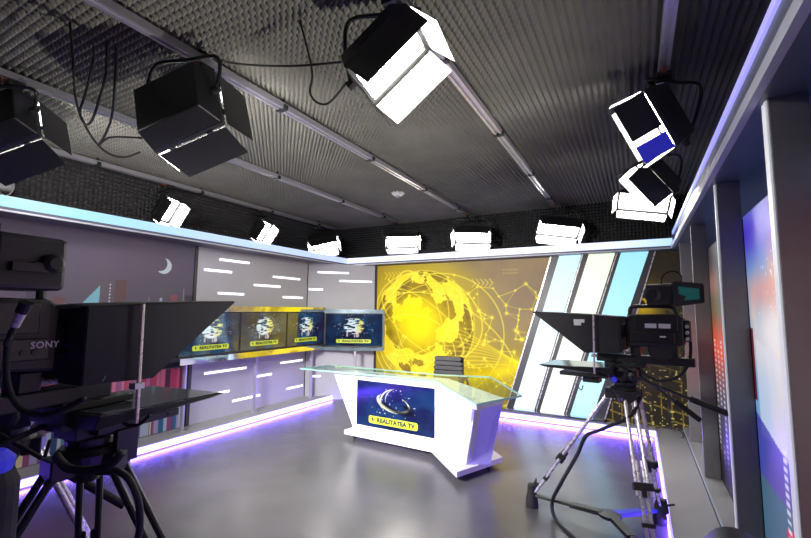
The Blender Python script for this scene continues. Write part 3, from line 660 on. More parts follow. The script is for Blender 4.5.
# ------------------------------------------------------------------ studio lamps
def lamp(label, rail, center, n, l, W=.46, H=.28, D=.13, dd=.20, open_=(35, 35, 35, 35), glow_m=G_LAMP, roll=0, inner=M_DOORW, blue=False, group='fluorescent lamps hung from the rails', plug=True, backlight=False):
    rail = Vector(rail); c = Vector(center); n = Vector(n).normalized(); l = Vector(l); l = (l-n*l.dot(n)).normalized()
    if roll: l = Matrix.Rotation(math.radians(roll), 3, n) @ l
    s = n.cross(l)
    if s.z < 0: l = -l; s = -s
    t = thing('studio_lamp', label, 'studio lamp', rail, group=group); o = t.location
    hw, hh = W/2, H/2
    def P(a, b, d): return c+l*a+s*b+n*d
    MB().hexa([P(-hw*.86, -hh*.8, -D), P(hw*.86, -hh*.8, -D), P(hw*.86, hh*.8, -D), P(-hw*.86, hh*.8, -D)], [P(-hw, -hh, -.02), P(hw, -hh, -.02), P(hw, hh, -.02), P(-hw, hh, -.02)]).build('housing', M_BLACK2, t, off=o, bevel=.008)
    fr = MB()
    for a0, a1, b0, b1 in ((-hw, hw, hh-.02, hh), (-hw, hw, -hh, -hh+.02), (-hw, -hw+.02, -hh+.02, hh-.02), (hw-.02, hw, -hh+.02, hh-.02)):
        fr.hexa([P(a0, b0, -.02), P(a1, b0, -.02), P(a1, b1, -.02), P(a0, b1, -.02)], [P(a0, b0, .008), P(a1, b0, .008), P(a1, b1, .008), P(a0, b1, .008)])
    fr.build('front_frame', M_BLACK2, t, off=o)
    k = 4; g = MB(); w = (H-.05)/k
    for i in range(k):
        b = -hh+.025+w*(i+.5); g.hexa([P(-hw+.022, b-w*.42, -.018), P(hw-.022, b-w*.42, -.018), P(hw-.022, b+w*.42, -.018), P(-hw+.022, b+w*.42, -.018)], [P(-hw+.022, b-w*.25, .004), P(hw-.022, b-w*.25, .004), P(hw-.022, b+w*.25, .004), P(-hw+.022, b+w*.25, .004)])
    g.build('tubes', glow_m, t, off=o)
    # barn doors: up, down, +l, -l ; open_ degrees away from n
    for (ax, off_, half, ang, inm) in ((s, hh, hw, open_[0], inner), (-s, hh, hw, open_[1], inner), (l, hw, hh, open_[2], inner), (-l, hw, hh, open_[3], inner)):
        if ang is None: continue
        side = l if abs(ax.dot(s)) > .5 else s
        if blue and abs(ax.dot(s)) > .5 and ax.dot(EYE-c) > 0:
            # near door in two leaves, the lower one coloured glowing blue for the light on it
            dv = (n*math.cos(math.radians(ang))+ax*math.sin(math.radians(ang))).normalized(); hp = c+ax*(off_+.004)+n*.016
            lo = l if l.z < 0 else -l
            for f0, f1, mm in ((-1, .22, M_BLACK2), (.42, 1., M_BLUEGLOW)):
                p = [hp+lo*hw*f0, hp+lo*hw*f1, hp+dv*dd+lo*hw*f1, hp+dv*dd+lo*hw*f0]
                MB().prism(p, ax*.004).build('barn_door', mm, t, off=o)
            continue
        a = math.radians(ang); dv = n*math.cos(a)+ax*math.sin(a); tn = (dv.cross(side)).normalized()
        if tn.dot(ax) < 0: tn = -tn
        hp = c+ax*(off_+.004)+n*.016
        p0, p1, p2, p3 = hp-side*half*.97, hp+side*half*.97, hp+dv*dd+side*half*.92, hp+dv*dd-side*half*.92
        m = MB(); th = tn*.004
        m.add([p0, p1, p2, p3, p0+th, p1+th, p2+th, p3+th], [(0, 1, 2, 3)], 1); m.add([p0, p1, p2, p3, p0+th, p1+th, p2+th, p3+th], [(7, 6, 5, 4), (0, 4, 5, 1), (1, 5, 6, 2), (2, 6, 7, 3), (3, 7, 4, 0)], 0)
        d = m.build('barn_door', [M_BLACK2, inm], t, off=o)
        for q in (-.55, .55): MB().tube([hp+side*half*q-side*.02-n*.006, hp+side*half*q+side*.02-n*.006], .006, 6).build('hinge', M_BLACK2, d, off=o)
    # yoke from the lamp's ends up to the clamp
    top = c+Vector((0, 0, hh+.14)) if c.z+hh+.14 < rail.z-.05 else Vector((c.x, c.y, rail.z-.06))
    top = Vector((c.x*.5+rail.x*.5, c.y*.5+rail.y*.5, min(rail.z-.05, c.z+hh+.10)))
    e0, e1 = P(-hw-.02, 0, -.06), P(hw+.02, 0, -.06); lh = Vector((l.x, l.y, 0)).normalized()
    top = top-n*.09+Vector((0, 0, .01)); top.z = min(top.z, rail.z-.045)
    u0, u1 = top-lh*hw*.85, top+lh*hw*.85
    y = MB().tube(smoothpath([e0, e0.lerp(u0, .6)-lh*.03, u0, top, u1, e1.lerp(u1, .6)+lh*.03, e1], 4), .011, 6).build('yoke', M_BLACK2, t, off=o)
    for e, sg in ((e0, -1), (e1, 1)): MB().tube([e-l*sg*.02, e+l*sg*.02], .022, 10).build('tilt_knob', M_RUBBER, y, off=o)
    MB().tube([top, rail+Vector((0, 0, -.02))], .012, 8).build('stem', M_BLACK2, t, off=o)
    MB().box(rail.x-.04, rail.x+.04, rail.y-.045, rail.y+.045, rail.z-.03, rail.z).build('clamp', M_BLACK2, t, off=o, bevel=.004)
    if plug: 
        for i in range(3): MB().box(rail.x-.012, rail.x+.012, rail.y-.09+i*.018, rail.y-.081+i*.018, rail.z-.012, rail.z).build('plug', M_ORANGE, t, off=o)
    return t
RC = RZ0-.0095
def on_rail(i, y): return (RAILX[i], y, RC)
def aim(center, img, ang, lng):
    """lamp facing: turned ang degrees off the line to the photographer, towards (img); long side along (lng)"""
    v = (EYE-Vector(center)).normalized(); g = CR*img[0]-CU*img[1]; g = (g-v*g.dot(v)).normalized()
    n = v*math.cos(math.radians(ang))+g*math.sin(math.radians(ang)); return n, CR*lng[0]-CU*lng[1]
def lamp2(label, rail, c, img, ang, lng, **k):
    n, l = aim(c, img, ang, lng); return lamp(label, rail, c, n, l, **k)
S4 = (4, 4, 4, 4)
lamp2('big black studio lamp seen from behind, hanging at upper left', on_rail(2, 1.55), (-2.25, 1.44, 2.63), (.8, .6), 128, (71, -20), W=.46, H=.36, D=.16, dd=.22, open_=(5, 12, 12, 5))
lamp2('black lamp cut by the left picture edge', on_rail(1, 1.08), (-3.72, 1.10, 2.70), (.8, .6), 122, (60, -30), W=.46, H=.36, D=.16, dd=.22, open_=(5, 12, 12, 5))
lamp2('large bright white lamp at the top middle of the ceiling', on_rail(3, 1.62), (-.975, 1.60, 2.68), (.78, .63), 40, (-42, 60), W=.38, H=.26, D=.13, dd=.18, open_=S4)
lamp2('lamp with a blue-lit door high above the right wall', on_rail(4, 2.95), (.17, 3.05, 2.735), (-.85, .5), 80, (29, 47), W=.40, H=.20, D=.12, dd=.185, open_=(2, 2, 8, 8), blue=True)
lamp2('lamp below the blue-lit one, above the right wall', on_rail(4, 4.35), (.19, 4.40, 2.735), (-.75, .65), 72, (52, 56), W=.38, H=.22, D=.12, dd=.19, open_=(2, 2, 12, 12))
lamp2('brightest lamp in the far right corner, facing the room', on_rail(4, 5.40), (.11, 5.35, 2.73), (-.2, 1), 30, (60, -14), W=.52, H=.24, D=.12, dd=.10, open_=(20, 20, 20, 20))
lamp2('white lamp above the left wall over the crescent moon', on_rail(0, 2.98), (-4.97, 3.01, 2.70), (.78, .63), 40, (-10.5, 19), W=.32, H=.23, D=.10, dd=.165, open_=S4)
lamp2('white lamp above the left wall over the grey panel', on_rail(0, 4.45), (-4.96, 4.48, 2.69), (.78, .63), 40, (-10, 17), W=.32, H=.23, D=.10, dd=.165, open_=S4)
lamp2('lamp near the left corner, its face tipped towards the camera', on_rail(0, 5.78), (-4.82, 5.75, 2.67), (.3, 1), 50, (40, 4), W=.50, H=.28, D=.13, dd=.16, open_=(10, 25, 8, 8))
lamp2('left lamp of the three above the yellow globe', on_rail(1, 6.08), (-3.45, 6.18, 2.67), (.2, 1), 30, (40, 1), W=.56, H=.26, D=.13, dd=.10, open_=(5, 30, 5, 5))
lamp2('middle lamp of the three above the yellow globe, tilted', on_rail(2, 6.08), (-2.20, 6.18, 2.655), (-.2, 1), 35, (42, -7), W=.56, H=.27, D=.13, dd=.12, open_=(5, 25, 5, 15))
lamp2('right lamp of the three, above the slanted light box', on_rail(3, 6.08), (-.93, 6.18, 2.67), (.1, 1), 38, (48, -1), W=.58, H=.28, D=.13, dd=.13, open_=(5, 20, 8, 8))

# hanging lamp cables at upper left
def cable(label, pts, r=.006, m=M_RUBBER, group=None, k=6, name='cable'):
    o = MB().tube(smoothpath(pts, k), r, 6).build(name, m, smooth=True); return tag(o, label, 'cable', group)
PC = lambda L, Y, Y2=None: [at(x, y, 'Y', Y+((Y2 or Y)-Y)*k/max(1, len(L)-1)) for k, (x, y) in enumerate(L)]
cable('thin black cable drooping in a long loop left of the big lamp', [at(70, 22, 'Z', 3.06)]+PC([(73, 60), (76, 100), (86, 127), (99, 146), (112, 155), (126, 157), (140, 152)], .98, 1.42))
cable('black cable making a round loop left of the big lamp', [at(107, 42, 'Z', 3.06)]+PC([(106, 72), (99, 100), (92, 120), (85, 124), (80, 112), (86, 92), (93, 62)], 1.04, .98)+[at(94, 46, 'Z', 3.06)])
cable('black cable hanging straight beside the big lamp', [at(116, 45, 'Z', 3.06)]+PC([(115, 80), (112, 115), (105, 135), (98, 146), (108, 138), (124, 137), (142, 138)], 1.06, 1.42))
cable('black cable crossing the foam from the big lamp to the bright lamp', [at(208, 58, 'Z', 2.96)]+PC([(240, 64), (290, 66), (343, 62)], 1.62))
cable('black cable hooked under the bright white lamp', [at(300, 20, 'Z', 3.06)]+PC([(312, 70), (310, 92), (318, 103), (330, 102), (347, 82)], 1.66))
cable('grey cable bundle looped over the top of the big lamp', PC([(150, 62), (165, 54), (185, 50), (203, 52)], 1.52)+[at(208, 58, 'Z', 2.96)], .012)
wb_ = thing('wall_box', 'small grey rounded box at the left edge below the lamp', 'box', at(-6, 179, 'X', -5.02))
MB().box(-.05, .08, -.12, .12, -.10, .10).build('body', M_GREYBOX, wb_, bevel=.03, seg=3)
cable('pale thin cable looping from the grey box', [at(-6, 186, 'X', -5.02), at(3, 195, 'X', -4.98), at(8, 195, 'X', -4.98), at(13, 190, 'X', -4.98), at(14, 184, 'X', -4.98), at(12, 178, 'X', -5.02)], .006, M_GREYBOX)

# ------------------------------------------------------------------ camera rigs
def leg_tubes(t, top, foot, silver, o):
    top, foot = Vector(top), Vector(foot); d = (foot-top); L = d.length; d.normalize()
    side = d.cross(Vector((0, 0, 1))).normalized(); k = .58
    mid = top+d*L*k; tm = M_SILVER if silver else M_BLACK2
    g = MB()
    for s in (-1, 1): g.tube([top+side*s*.030, mid+side*s*.034+d*.05], .0125, 10)
    leg = g.build('leg', tm, t, off=o, smooth=False)
    g = MB()
    for s in (-1, 1): g.tube([top+d*L*.42+side*s*.017, foot-d*.06+side*s*.017], .0105, 10)
    g.build('lower_tube', tm, leg, off=o)
    q = d.cross(side)
    MB().obox(mid, side, d, q, .055, .022, .024).obox(mid+d*.03, side, d, q, .012, .03, .03).build('leg_clamp', M_BLACK, leg, off=o, bevel=.004)
    MB().obox(top+d*L*.80, side, d, q, .036, .012, .018).build('leg_brace', M_BLACK, leg, off=o, bevel=.003)
    f = MB().lathe(foot, [(.048, -foot.z+.002), (.046, -foot.z+.05), (.034, .04), (.030, .09), (.022, .10)], 16)
    f.obox(foot+Vector((0, 0, .06))+side*.04, side, d, q, .012, .05, .018)
    f.build('foot', M_RUBBER, leg, off=o)
    MB().tube([foot+side*.05+Vector((0, 0, .07)), foot+side*.11+Vector((0, 0, .10))], .008, 6).build('brake_lever', M_BLACK, leg, off=o)
    return leg
def tripod(label, loc, rz, feet, bowl_z=1.0, silver=True, handles=((-1, -.70, .86),), head=True, blue=False):
    t = thing('camera_tripod', label, 'tripod', (loc[0], loc[1], 0), rz)
    inv = Matrix.Rotation(-rz, 3, 'Z')
    F = [inv @ (Vector((fx, fy, .07))-Vector((loc[0], loc[1], 0))) for fx, fy in feet]
    o = (0, 0, 0)
    MB().lathe((0, 0, 0), [(.035, bowl_z-.10), (.05, bowl_z-.07), (.095, bowl_z-.03), (.10, bowl_z), (.085, bowl_z+.02)], 24).build('bowl', M_BLACK2, t, smooth=False)
    for f in F:
        h = Vector((f.x, f.y, 0)).normalized()
        MB().obox(Vector((h.x*.09, h.y*.09, bowl_z-.035)), h, Vector((-h.y, h.x, 0)), Vector((0, 0, 1)), .035, .045, .035).build('leg_hinge', M_BLACK, t, bevel=.006)
        leg_tubes(t, (h.x*.105, h.y*.105, bowl_z-.04), f, silver, o)
    cen = sum(F, Vector((0, 0, 0)))/3; cen.z = .11
    sp = MB().lathe(cen, [(.03, -.012), (.075, -.010), (.075, .010), (.03, .014)], 20).build('spreader_hub', M_BLACK, t)
    for i, f in enumerate(F):
        d = (f-cen); d.z = 0; d.normalize(); side = Vector((-d.y, d.x, 0)); a = cen+d*.06; b = f+Vector((0, 0, .02))-d*.03
        m = MB()
        ax = (b-a); L = ax.length; ax.normalize(); up = side.cross(ax)
        m.obox((a+b)/2, ax, side, up, L/2, .017, .010); m.obox(a+ax*.10, ax, side, up, .11, .030, .014)
        m.build('spreader_arm', M_BLUEGLOW if (blue and i == 2) else M_BLACK, t, bevel=.003)
    if head:
        hd = MB().lathe((0, 0, 0), [(.07, bowl_z+.02), (.075, bowl_z+.05), (.06, bowl_z+.06)], 20); hd.box(-.085, .085, -.06, .06, bowl_z+.055, bowl_z+.155)
        hd.lathe((0, 0, bowl_z+.105), [(.03, -.10), (.048, -.095), (.05, -.06), (.05, .06), (.048, .095), (.03, .10)], 18, 'y'); hd.box(-.14, .12, -.045, .045, bowl_z+.155, bowl_z+.178)
        ho = hd.build('fluid_head', M_BLACK, t, bevel=.004)
        for k, (a, w) in enumerate([((.05, .098, .07), .02), ((-.06, .098, .12), .016)]):
            MB().lathe((a[0], a[1]-.01, bowl_z+a[2]), [(w, 0), (w*1.1, .012), (w*.8, .022)], 12, 'y').build('drag_knob', M_BLUEGLOW if blue and k == 0 else M_BLACK2, ho)
        for s, x1, z1 in handles:
            p = Vector((-.07, s*.10, bowl_z+.10)); q = Vector((x1, s*.17, z1)); e = p.lerp(q, .62)
            hnd = MB().lathe(p, [(.012, -.03), (.030, -.026), (.030, .026), (.012, .03)], 14, 'y').tube([p, e], .010, 8).build('pan_handle', M_BLACK2, t)
            MB().tube([e-(q-e)*.05, e.lerp(q, .5), q], .019, 10, .017).build('grip', M_RUBBER, hnd)
    return t

def studio_camera(label, loc, rz, vis, stickers, brand=None, vf=(0, 0, 0), vfs=1., z0=0, knob=1.):
    """vis: +1/-1, the body side with the controls; local +x is the lens direction"""
    t = thing('studio_camera', label, 'video camera', (loc[0], loc[1], 1.24+z0), rz); o = (0, 0, 1.24)
    b = MB().prism([(-.37, -.075, 1.325), (-.03, -.075, 1.30), (-.03, -.075, 1.50), (-.06, -.075, 1.525), (-.34, -.075, 1.53), (-.37, -.075, 1.50)], (0, .15, 0)).build('body', M_BLACK, t, off=o, bevel=.01)
    v = vis*.076
    d = MB(); d.box(-.34, -.09, min(v, v+vis*.008), max(v, v+vis*.008), 1.42, 1.515); d.box(-.32, -.06, min(v, v+vis*.012), max(v, v+vis*.012), 1.34, 1.405)
    pn = d.build('side_panel', M_BLACK2, b, off=o, bevel=.004)
    if stickers:
        for x in (-.185, -.265):
            s_ = MB().box(x-.034, x+.034, min(v, v+vis*.0105), max(v, v+vis*.0105), 1.435, 1.465).build('sticker', M_STICK, pn, off=o); s_['label'] = 'white paper sticker'
        MB().box(-.27, -.235, min(v, v+vis*.0135), max(v, v+vis*.0135), 1.375, 1.385).build('maker_mark', M_STICK, pn, off=o)
    for i in range(4): MB().lathe((-.10-.03*i, v, 1.365), [(.009, 0), (.009, vis*.016)], 10, 'y').build('dial', M_BLACK, pn, off=o)
    # battery and rear connectors
    r = MB().box(-.405, -.37, -.06, .06, 1.35, 1.49).build('battery', M_BLACK, t, off=o, bevel=.01)
    for i in range(3): MB().lathe((-.388, vis*.06, 1.37+i*.04), [(.012, 0), (.012, vis*.02)], 10, 'y').build('connector', M_SILVER, r, off=o)
    MB().lathe((-.24, 0, 1.30), [(.075, -.065), (.085, -.05), (.085, .05), (.075, .065)], 20, 'y').build('shoulder_pad', M_RUBBER, t, off=o)
    # carry handle
    MB().tube(smoothpath([(-.05, 0, 1.52), (-.055, 0, 1.565), (-.09, 0, 1.580), (-.25, 0, 1.580), (-.31, 0, 1.57), (-.325, 0, 1.52)]), .013, 8).build('carry_handle', M_BLACK, t, off=o)
    # lens
    ln = MB().lathe((0, 0, 1.41), [(.045, -.03), (.052, -.02), (.052, .05), (.060, .055), (.060, .10), (.056, .12)], 24, 'x').build('lens', M_BLACK2, t, off=o)
    MB().box(-.0, .10, -.075*1.0, -.045, 1.37, 1.45).build('servo_grip', M_BLACK, ln, off=o, bevel=.01)
    MB().tube([(-.055, vis*.09, 1.50), (-.02, vis*.12, 1.505), (.10, vis*.12, 1.50)], .007, 6).build('microphone_cable', M_RUBBER, t, off=o)
    if brand: text('lettering', brand, .028, M_STICK, t, (-.075, v+vis*.0135, 1.385-1.24), rx=PI/2, rz=0 if vis < 0 else PI)
    # viewfinder
    vx, vy, vz = -.30+vf[0], vf[1], 1.69+vf[2]; S = vfs
    vfm = MB().box(vx-.06*S, vx+.10*S, vy-.085*S, vy+.085*S, vz-.07*S, vz+.07*S).build('viewfinder', M_BLACK, t, off=o, bevel=.012)
    x1, x2 = vx-.06*S, vx-.22*S
    h = MB(); A = [(-.10, -.08), (.10, -.08), (.10, .085), (-.10, .085)]; B = [(-.085, -.055), (.085, -.055), (.115, .065), (-.115, .065)]
    for i in range(4):
        j = (i+1) % 4; p, q, r2, s2 = [Vector((X, vy+a*S, vz+c*S)) for X, (a, c) in ((x1, A[i]), (x1, A[j]), (x2, B[j]), (x2, B[i]))]
        n = (q-p).cross(s2-p).normalized()*.004; h.add([p, q, r2, s2, p+n, q+n, r2+n, s2+n], [(0, 1, 2, 3), (7, 6, 5, 4), (0, 4, 5, 1), (1, 5, 6, 2), (2, 6, 7, 3), (3, 7, 4, 0)])
    h.build('viewfinder_hood', M_FABRIC, vfm, off=o)
    MB().box(x1-.006, x1+.002, vy-.085*S, vy+.085*S, vz-.065*S, vz+.065*S).build('viewfinder_screen', M_GREENG, vfm, off=o)
    MB().prism([(x1-.03, vy+vis*.094*S, vz-.045*S), (x2+.02, vy+vis*.100*S, vz-.035*S), (x2+.02, vy+vis*.112*S, vz+.03*S), (x1-.03, vy+vis*.100*S, vz+.05*S)], (0, vis*.006, 0)).build('side_window', M_GREENG, vfm, off=o)
    br = MB(); br.lathe((vx+.06*S, vy+vis*.088*S, vz), [(.05*S*knob, 0), (.052*S*knob, vis*.012), (.03*S*knob, vis*.022)], 20, 'y')
    br.prism([(vx+.085*S, vy+vis*.087*S, vz), (vx+.02*S, vy+vis*.087*S, vz), (vx-.01*S, vy+vis*.087*S, 1.60), (vx+.085*S, vy+vis*.087*S, 1.60)], (0, vis*.012, 0))
    br.box(vx-.03, vx+.08*S, min(-.03, vy+vis*.10*S), max(.03, vy+vis*.10*S), 1.592, 1.615); br.lathe((vx+.02, 0, 0), [(.028, 1.585), (.028, 1.625)], 14)
    br.build('viewfinder_bracket', M_BLACK, vfm, off=o)
    return t

def prompter(label, loc, rz, vis, z0=0, sticker=True, tail=True):
    t = thing('teleprompter', label, 'teleprompter', (loc[0], loc[1], 1.18+z0), rz); o = (0, 0, 1.18)
    MB().box(-.42, .17, -.05, .05, 1.185, 1.238).build('base_rail', M_BLACK2, t, off=o, bevel=.005)
    for s in (-1, 1): MB().tube([(-.05, s*.035, 1.262), (.20, s*.035, 1.262)], .009, 8).build('support_rod', M_SILVER, t, off=o)
    for x in (-.30, -.08): MB().box(x-.03, x+.03, -.045, .045, 1.238, 1.300).build('camera_wedge', M_BLACK, t, off=o, bevel=.004)
    # fabric hood: rear box, triangular sides, top
    yw, yt = .19, .215; th = .004
    side = [(0, 1.255), (.215, 1.250), (.575, 1.530), (.215, 1.515), (0, 1.500)]
    hs = []
    for s in (-1, 1):
        Y = [s*yw*.82, s*yw, s*yt, s*yw, s*yw*.82]
        p = [Vector((x, y, z)) for (x, z), y in zip(side, Y)]
        MBs = MB(); n = Vector((0, s*th, 0))
        MBs.add([q for q in p]+[q+n for q in p], [(0, 1, 3, 4), (1, 2, 3), (9, 8, 6, 5), (8, 7, 6), (0, 5, 6, 1), (1, 6, 7, 2), (2, 7, 8, 3), (3, 8, 9, 4), (4, 9, 5, 0)])
        hs.append(MBs)
    h = MB()
    for q in hs: h.add(q.v, q.f)
    tp = [(0, -yw*.82, 1.5), (.215, -yw, 1.515), (.575, -yt, 1.53), (.575, yt, 1.53), (.215, yw, 1.515), (0, yw*.82, 1.5)]
    h.add([Vector(q) for q in tp]+[Vector(q)+Vector((0, 0, th)) for q in tp], [(0, 1, 4, 5), (1, 2, 3, 4), (11, 10, 7, 6), (10, 9, 8, 7), (0, 6, 7, 1), (1, 7, 8, 2), (2, 8, 9, 3), (3, 9, 10, 4), (4, 10, 11, 5), (5, 11, 6, 0)])
    y8 = yw*.82
    for a, b, c_, d_ in ((-y8, y8, 1.455, 1.50), (-y8, y8, 1.255, 1.35), (-y8, -.075, 1.35, 1.455), (.075, y8, 1.35, 1.455)): h.box(-.003, .003, a, b, c_, d_)
    hood = h.build('hood', M_FABRIC, t, off=o)
    if sticker:
        for (x, z, w, hh) in ((.245, 1.470, .036, .012), (.255, 1.450, .024, .012)):
            MB().box(x-w, x+w, min(vis*yw*1.01, vis*(yw+.0075)), max(vis*yw*1.01, vis*(yw+.0105)), z-hh, z+hh).build('sticker', M_STICK, hood, off=o)
    # beam splitter glass inside the hood
    MB().prism([(.05, -.17, 1.26), (.20, -.17, 1.48), (.205, -.17, 1.48), (.055, -.17, 1.26)], (0, .34, 0)).build('beam_glass', M_TEAL, t, off=o)
    for s in (-1, 1): MB().tube([(.15, s*.212, 1.11), (.145, s*.212, 1.515)], .0065, 8).box(.13, .165, s*.19 if s > 0 else -.22, .22 if s > 0 else -.19, 1.225, 1.245).build('upright', M_SILVER, t, off=o)
    # monitor lying flat under the hood
    mn = MB().hexa([(.04, -.165, 1.105), (.50, -.19, 1.128), (.50, .19, 1.128), (.04, .165, 1.105)], [(.04, -.19, 1.153), (.545, -.215, 1.142), (.545, .215, 1.142), (.04, .19, 1.153)]).build('script_monitor', M_BLACK, t, off=o, bevel=.003)
    MB().prism([(.06, -.175, 1.1530), (.53, -.20, 1.1430), (.53, .20, 1.1430), (.06, .175, 1.1530)], (0, 0, .002)).build('monitor_glass', M_TEAL, mn, off=o)
    bk2 = MB().box(.10, .42, -.10, .10, 1.068, 1.095); bk2.box(.12, .18, -.05, .05, 1.095, 1.112); bk2.box(.02, .12, -.04, .04, 1.09, 1.20)
    for x in (.22, .25, .37): bk2.lathe((x, vis*.10, 1.082), [(.005, 0), (.005, vis*.006)], 8, 'y')
    bo = bk2.build('monitor_bracket', M_BLACK2, t, off=o, bevel=.003)
    if tail: MB().box(.16, .24, vis*.10-.012, vis*.10+.012, .955, 1.07).build('cable_box', M_BLACK, bo, off=o, bevel=.003)
    else: MB().box(.16, .27, -.05, .05, 1.025, 1.068).tube(smoothpath([(.27, vis*.05, 1.05), (.30, vis*.06, 1.00), (.28, vis*.06, .965), (.265, vis*.06, 1.00)]), .004, 6).build('power_box', M_BLACK2, bo, off=o)
    return t

# right rig
RR, RA = (-.095, 3.40), math.radians(172)
tr = tripod('silver-legged tripod under the right hand camera', RR, RA, [(-.77, 3.47), (.03, 2.93), (.085, 3.66)], .965, True, handles=((1, -.60, .90), (-1, -.42, .78)), blue=True)
studio_camera('black camera with two white stickers on the silver tripod at right', RR, RA, 1, True, z0=-.04, vf=(.035, 0, -.03))
prompter('teleprompter with black triangular hood on the right hand camera', RR, RA, 1, z0=-.035, tail=False)
# left rig
LR, LA = (-1.70, .68), math.radians(98)
tripod('black tripod under the big camera at left', (-1.72, .82), LA, [(-1.12, 1.10), (-2.27, 1.12), (-1.74, .22)], 1.0, False, handles=((1, -.62, .92),))
studio_camera('big black camera filling the left edge of the picture', LR, LA, -1, False, 'SONY', vf=(.055, -.19, -.072), vfs=1.03, knob=.5)
prompter('big teleprompter with black hood in front of the left camera', LR, LA, -1, sticker=False)
# second tripod behind the left rig
tripod('bare silver-legged tripod standing behind the left camera', (-2.42, .83), math.radians(60), [(-2.17, 1.25), (-3.05, .98), (-2.42, .28)], .93, True, handles=((-1, .45, .62), (1, -.5, 1.05)))

# cables around the rigs
cable('thick black cable running from the right camera down its tripod to the floor', [at(640, 398, 'Y', 3.34), at(630, 416, 'Y', 3.24), at(600, 430, 'Y', 3.26), at(586, 436, 'Y', 3.28), at(577, 455, 'Y', 3.3), at(560, 485, 'Y', 3.25), at(552, 503, 'Z', .08), at(556, 520, 'Z', .012), at(572, 536, 'Z', .010), at(600, 560, 'Z', .010)], .013)
cable('black cable bowing out behind the right camera body', [at(682, 328, 'Y', 3.44), at(690, 340, 'Y', 3.40), at(689, 362, 'Y', 3.34), at(679, 376, 'Y', 3.31), at(660, 381, 'Y', 3.31), at(645, 374, 'Y', 3.34), at(636, 366, 'Y', 3.39)], .010)
cable('small cable loop over the right camera viewfinder', [at(662, 290, 'Y', 3.38), at(662, 277, 'Y', 3.36), at(672, 271, 'Y', 3.36), at(681, 276, 'Y', 3.38), at(680, 288, 'Y', 3.42)], .005)
cable('thin cable trailing onto the plinth below the right camera handle', [at(668, 400, 'Y', 3.6), at(672, 425, 'Z', .4), at(675, 432, 'Z', .066), at(683, 438, 'Z', .066), at(680, 431, 'Z', .066), at(665, 428, 'Z', .066)], .004)
PL = lambda L, d: [EYE+(CR*((x-405.5)/FPX)-CU*((y-269)/FPX)+CF)*d for x, y in L]
cable('black cable hanging in a loop at the left edge beside the big camera', PL([(12, 330), (7, 350), (8, 385), (20, 408), (40, 415), (62, 410), (85, 398)], 1.15), .008)
cable('fat black cable sagging around the left tripod head', PL([(55, 455), (68, 468), (90, 470), (112, 464), (122, 452)], 1.2), .012)
cable('black cable falling down beside the right leg of the left tripod', PL([(112, 468), (128, 478), (138, 500), (140, 525), (136, 545)], 1.22), .010)
cable('thin cable hanging between the left tripods', PL([(50, 440), (42, 470), (48, 488), (56, 478), (58, 455)], 1.6), .007)
cable('black cable under the left prompter monitor', PL([(150, 415), (140, 424), (128, 425), (118, 418)], 1.45), .006)
fl = thing('cable_plug', 'silver cable plug hanging beside the big left camera', 'plug', PL([(24, 308)], 1.02)[0])
dn = (PL([(15, 326)], 1.02)[0]-fl.location).normalized()
MB().tube([dn*-.015, dn*.012], .014, 12).build('collar', M_BLACK, fl); MB().tube([dn*.012, dn*.05], .011, 12, .009).build('barrel', M_SILVER, fl); MB().tube([dn*.05, dn*.10], .006, 8).build('lead', M_RUBBER, fl)

# black upright at the left edge
bs = thing('covered_stand', 'black upright covered stand at the bottom left edge', 'stand', (-1.435, .462, 0))
MB().lathe((0, 0, 0), [(.12, 0), (.12, .03), (.08, .05), (.07, .10), (.062, 1.06), (.05, 1.09)], 20).build('cover', M_FABRIC, bs)
MB().lathe((0, 0, 0), [(.045, 1.09), (.05, 1.12), (.03, 1.14)], 16).build('cap', M_BLUEGLOW, bs)

# round-topped bag at the bottom right
bg = thing('padded_bag', 'black round-topped padded bag at the foot of the right wall', 'bag', (.30, 2.02, .06))
prof = []
for k in range(13):
    w = PI*k/12; prof.append((.115*math.cos(w), .47+.13*math.sin(w)))
pl_ = [(.115, 0)]+prof+[(-.115, 0)]
MB().prism([(x, -.16, z) for x, z in pl_], (0, .32, 0)).build('body', M_LEATHER, bg, bevel=.025, seg=3, smooth=True)
pp = [(x*1.03, -.006, .004+z*1.01) for x, z in prof]
MB().tube(pp, .008, 6).build('piping', M_RUBBER, bg)

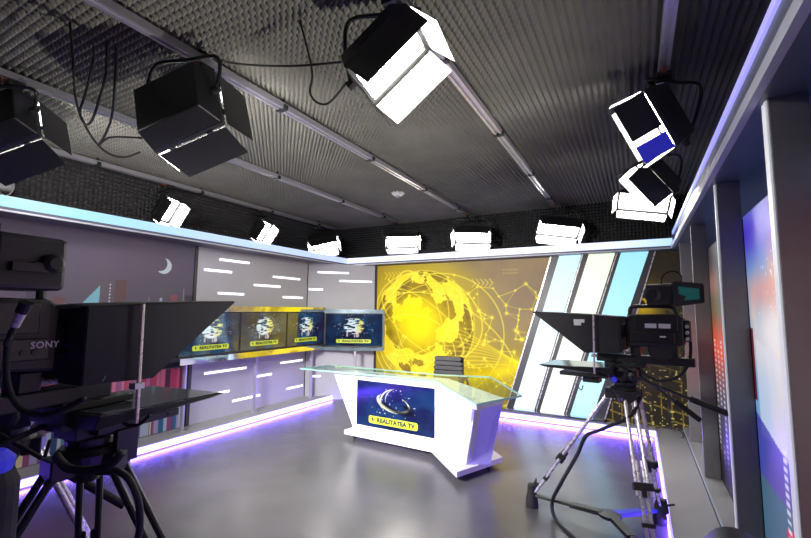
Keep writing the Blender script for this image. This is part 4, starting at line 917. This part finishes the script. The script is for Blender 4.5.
# ------------------------------------------------------------------ light
w = bpy.data.worlds.new('world'); sc.world = w; w.use_nodes = True
w.node_tree.nodes['Background'].inputs[0].default_value = (.05, .05, .06, 1); w.node_tree.nodes['Background'].inputs[1].default_value = .3
def area(name, loc, target, size, power, col=(1, 1, 1)):
    l = bpy.data.lights.new(name, 'AREA'); l.shape = 'RECTANGLE'; l.size, l.size_y = size; l.energy = power; l.color = col; l.spread = math.radians(75)
    o = bpy.data.objects.new(name, l); COL.objects.link(o); o.location = loc
    o.rotation_euler = (Vector(target)-Vector(loc)).to_track_quat('-Z', 'Y').to_euler(); return o
def spot(name, loc, target, power, angle, col=(1, 1, 1), blend=.8, radius=.08):
    l = bpy.data.lights.new(name, 'SPOT'); l.energy = power; l.color = col; l.spot_size = math.radians(angle); l.spot_blend = blend; l.shadow_soft_size = radius
    o = bpy.data.objects.new(name, l); COL.objects.link(o); o.location = loc
    o.rotation_euler = (Vector(target)-Vector(loc)).to_track_quat('-Z', 'Y').to_euler(); return o
area('added_key', (-2.9, .40, 2.15), (-2.4, 4.6, .3), (.9, .5), 100, (1, .97, .94))  # added key light out of view, brightens desk, walls and floor
spot('ceiling_fill', (.06, 2.2, .22), (-2.1, 2.2, 3.1), 250, 88, (1, .965, .82), 1., .05)  # added fill below view, rakes the foam to bring out its relief

def led_line(name, p, q, out, power):
    """violet LED line washing the floor in front of a plinth"""
    p, q = Vector(p), Vector(q); c = (p+q)/2
    l = bpy.data.lights.new(name, 'AREA'); l.shape = 'RECTANGLE'; l.size = (q-p).length; l.size_y = .02; l.energy = power; l.color = (.16, .06, 1.)
    o = bpy.data.objects.new(name, l); COL.objects.link(o)
    X = (q-p).normalized(); Z = -(Vector(out)*.80+Vector((0, 0, -.60))).normalized(); Y = Z.cross(X)
    o.matrix_world = Matrix(((X.x, Y.x, Z.x, c.x), (X.y, Y.y, Z.y, c.y), (X.z, Y.z, Z.z, c.z), (0, 0, 0, 1)))
led_line('violet_led_left', (-4.536, -1, .030), (-4.536, 6.0, .030), (1, 0, 0), 42)
led_line('violet_led_back', (-4.5, 6.060, .030), (.1, 6.060, .030), (0, -1, 0), 60)
led_line('violet_led_right', (.135, -1, .030), (.135, 6.0, .030), (-1, 0, 0), 30)
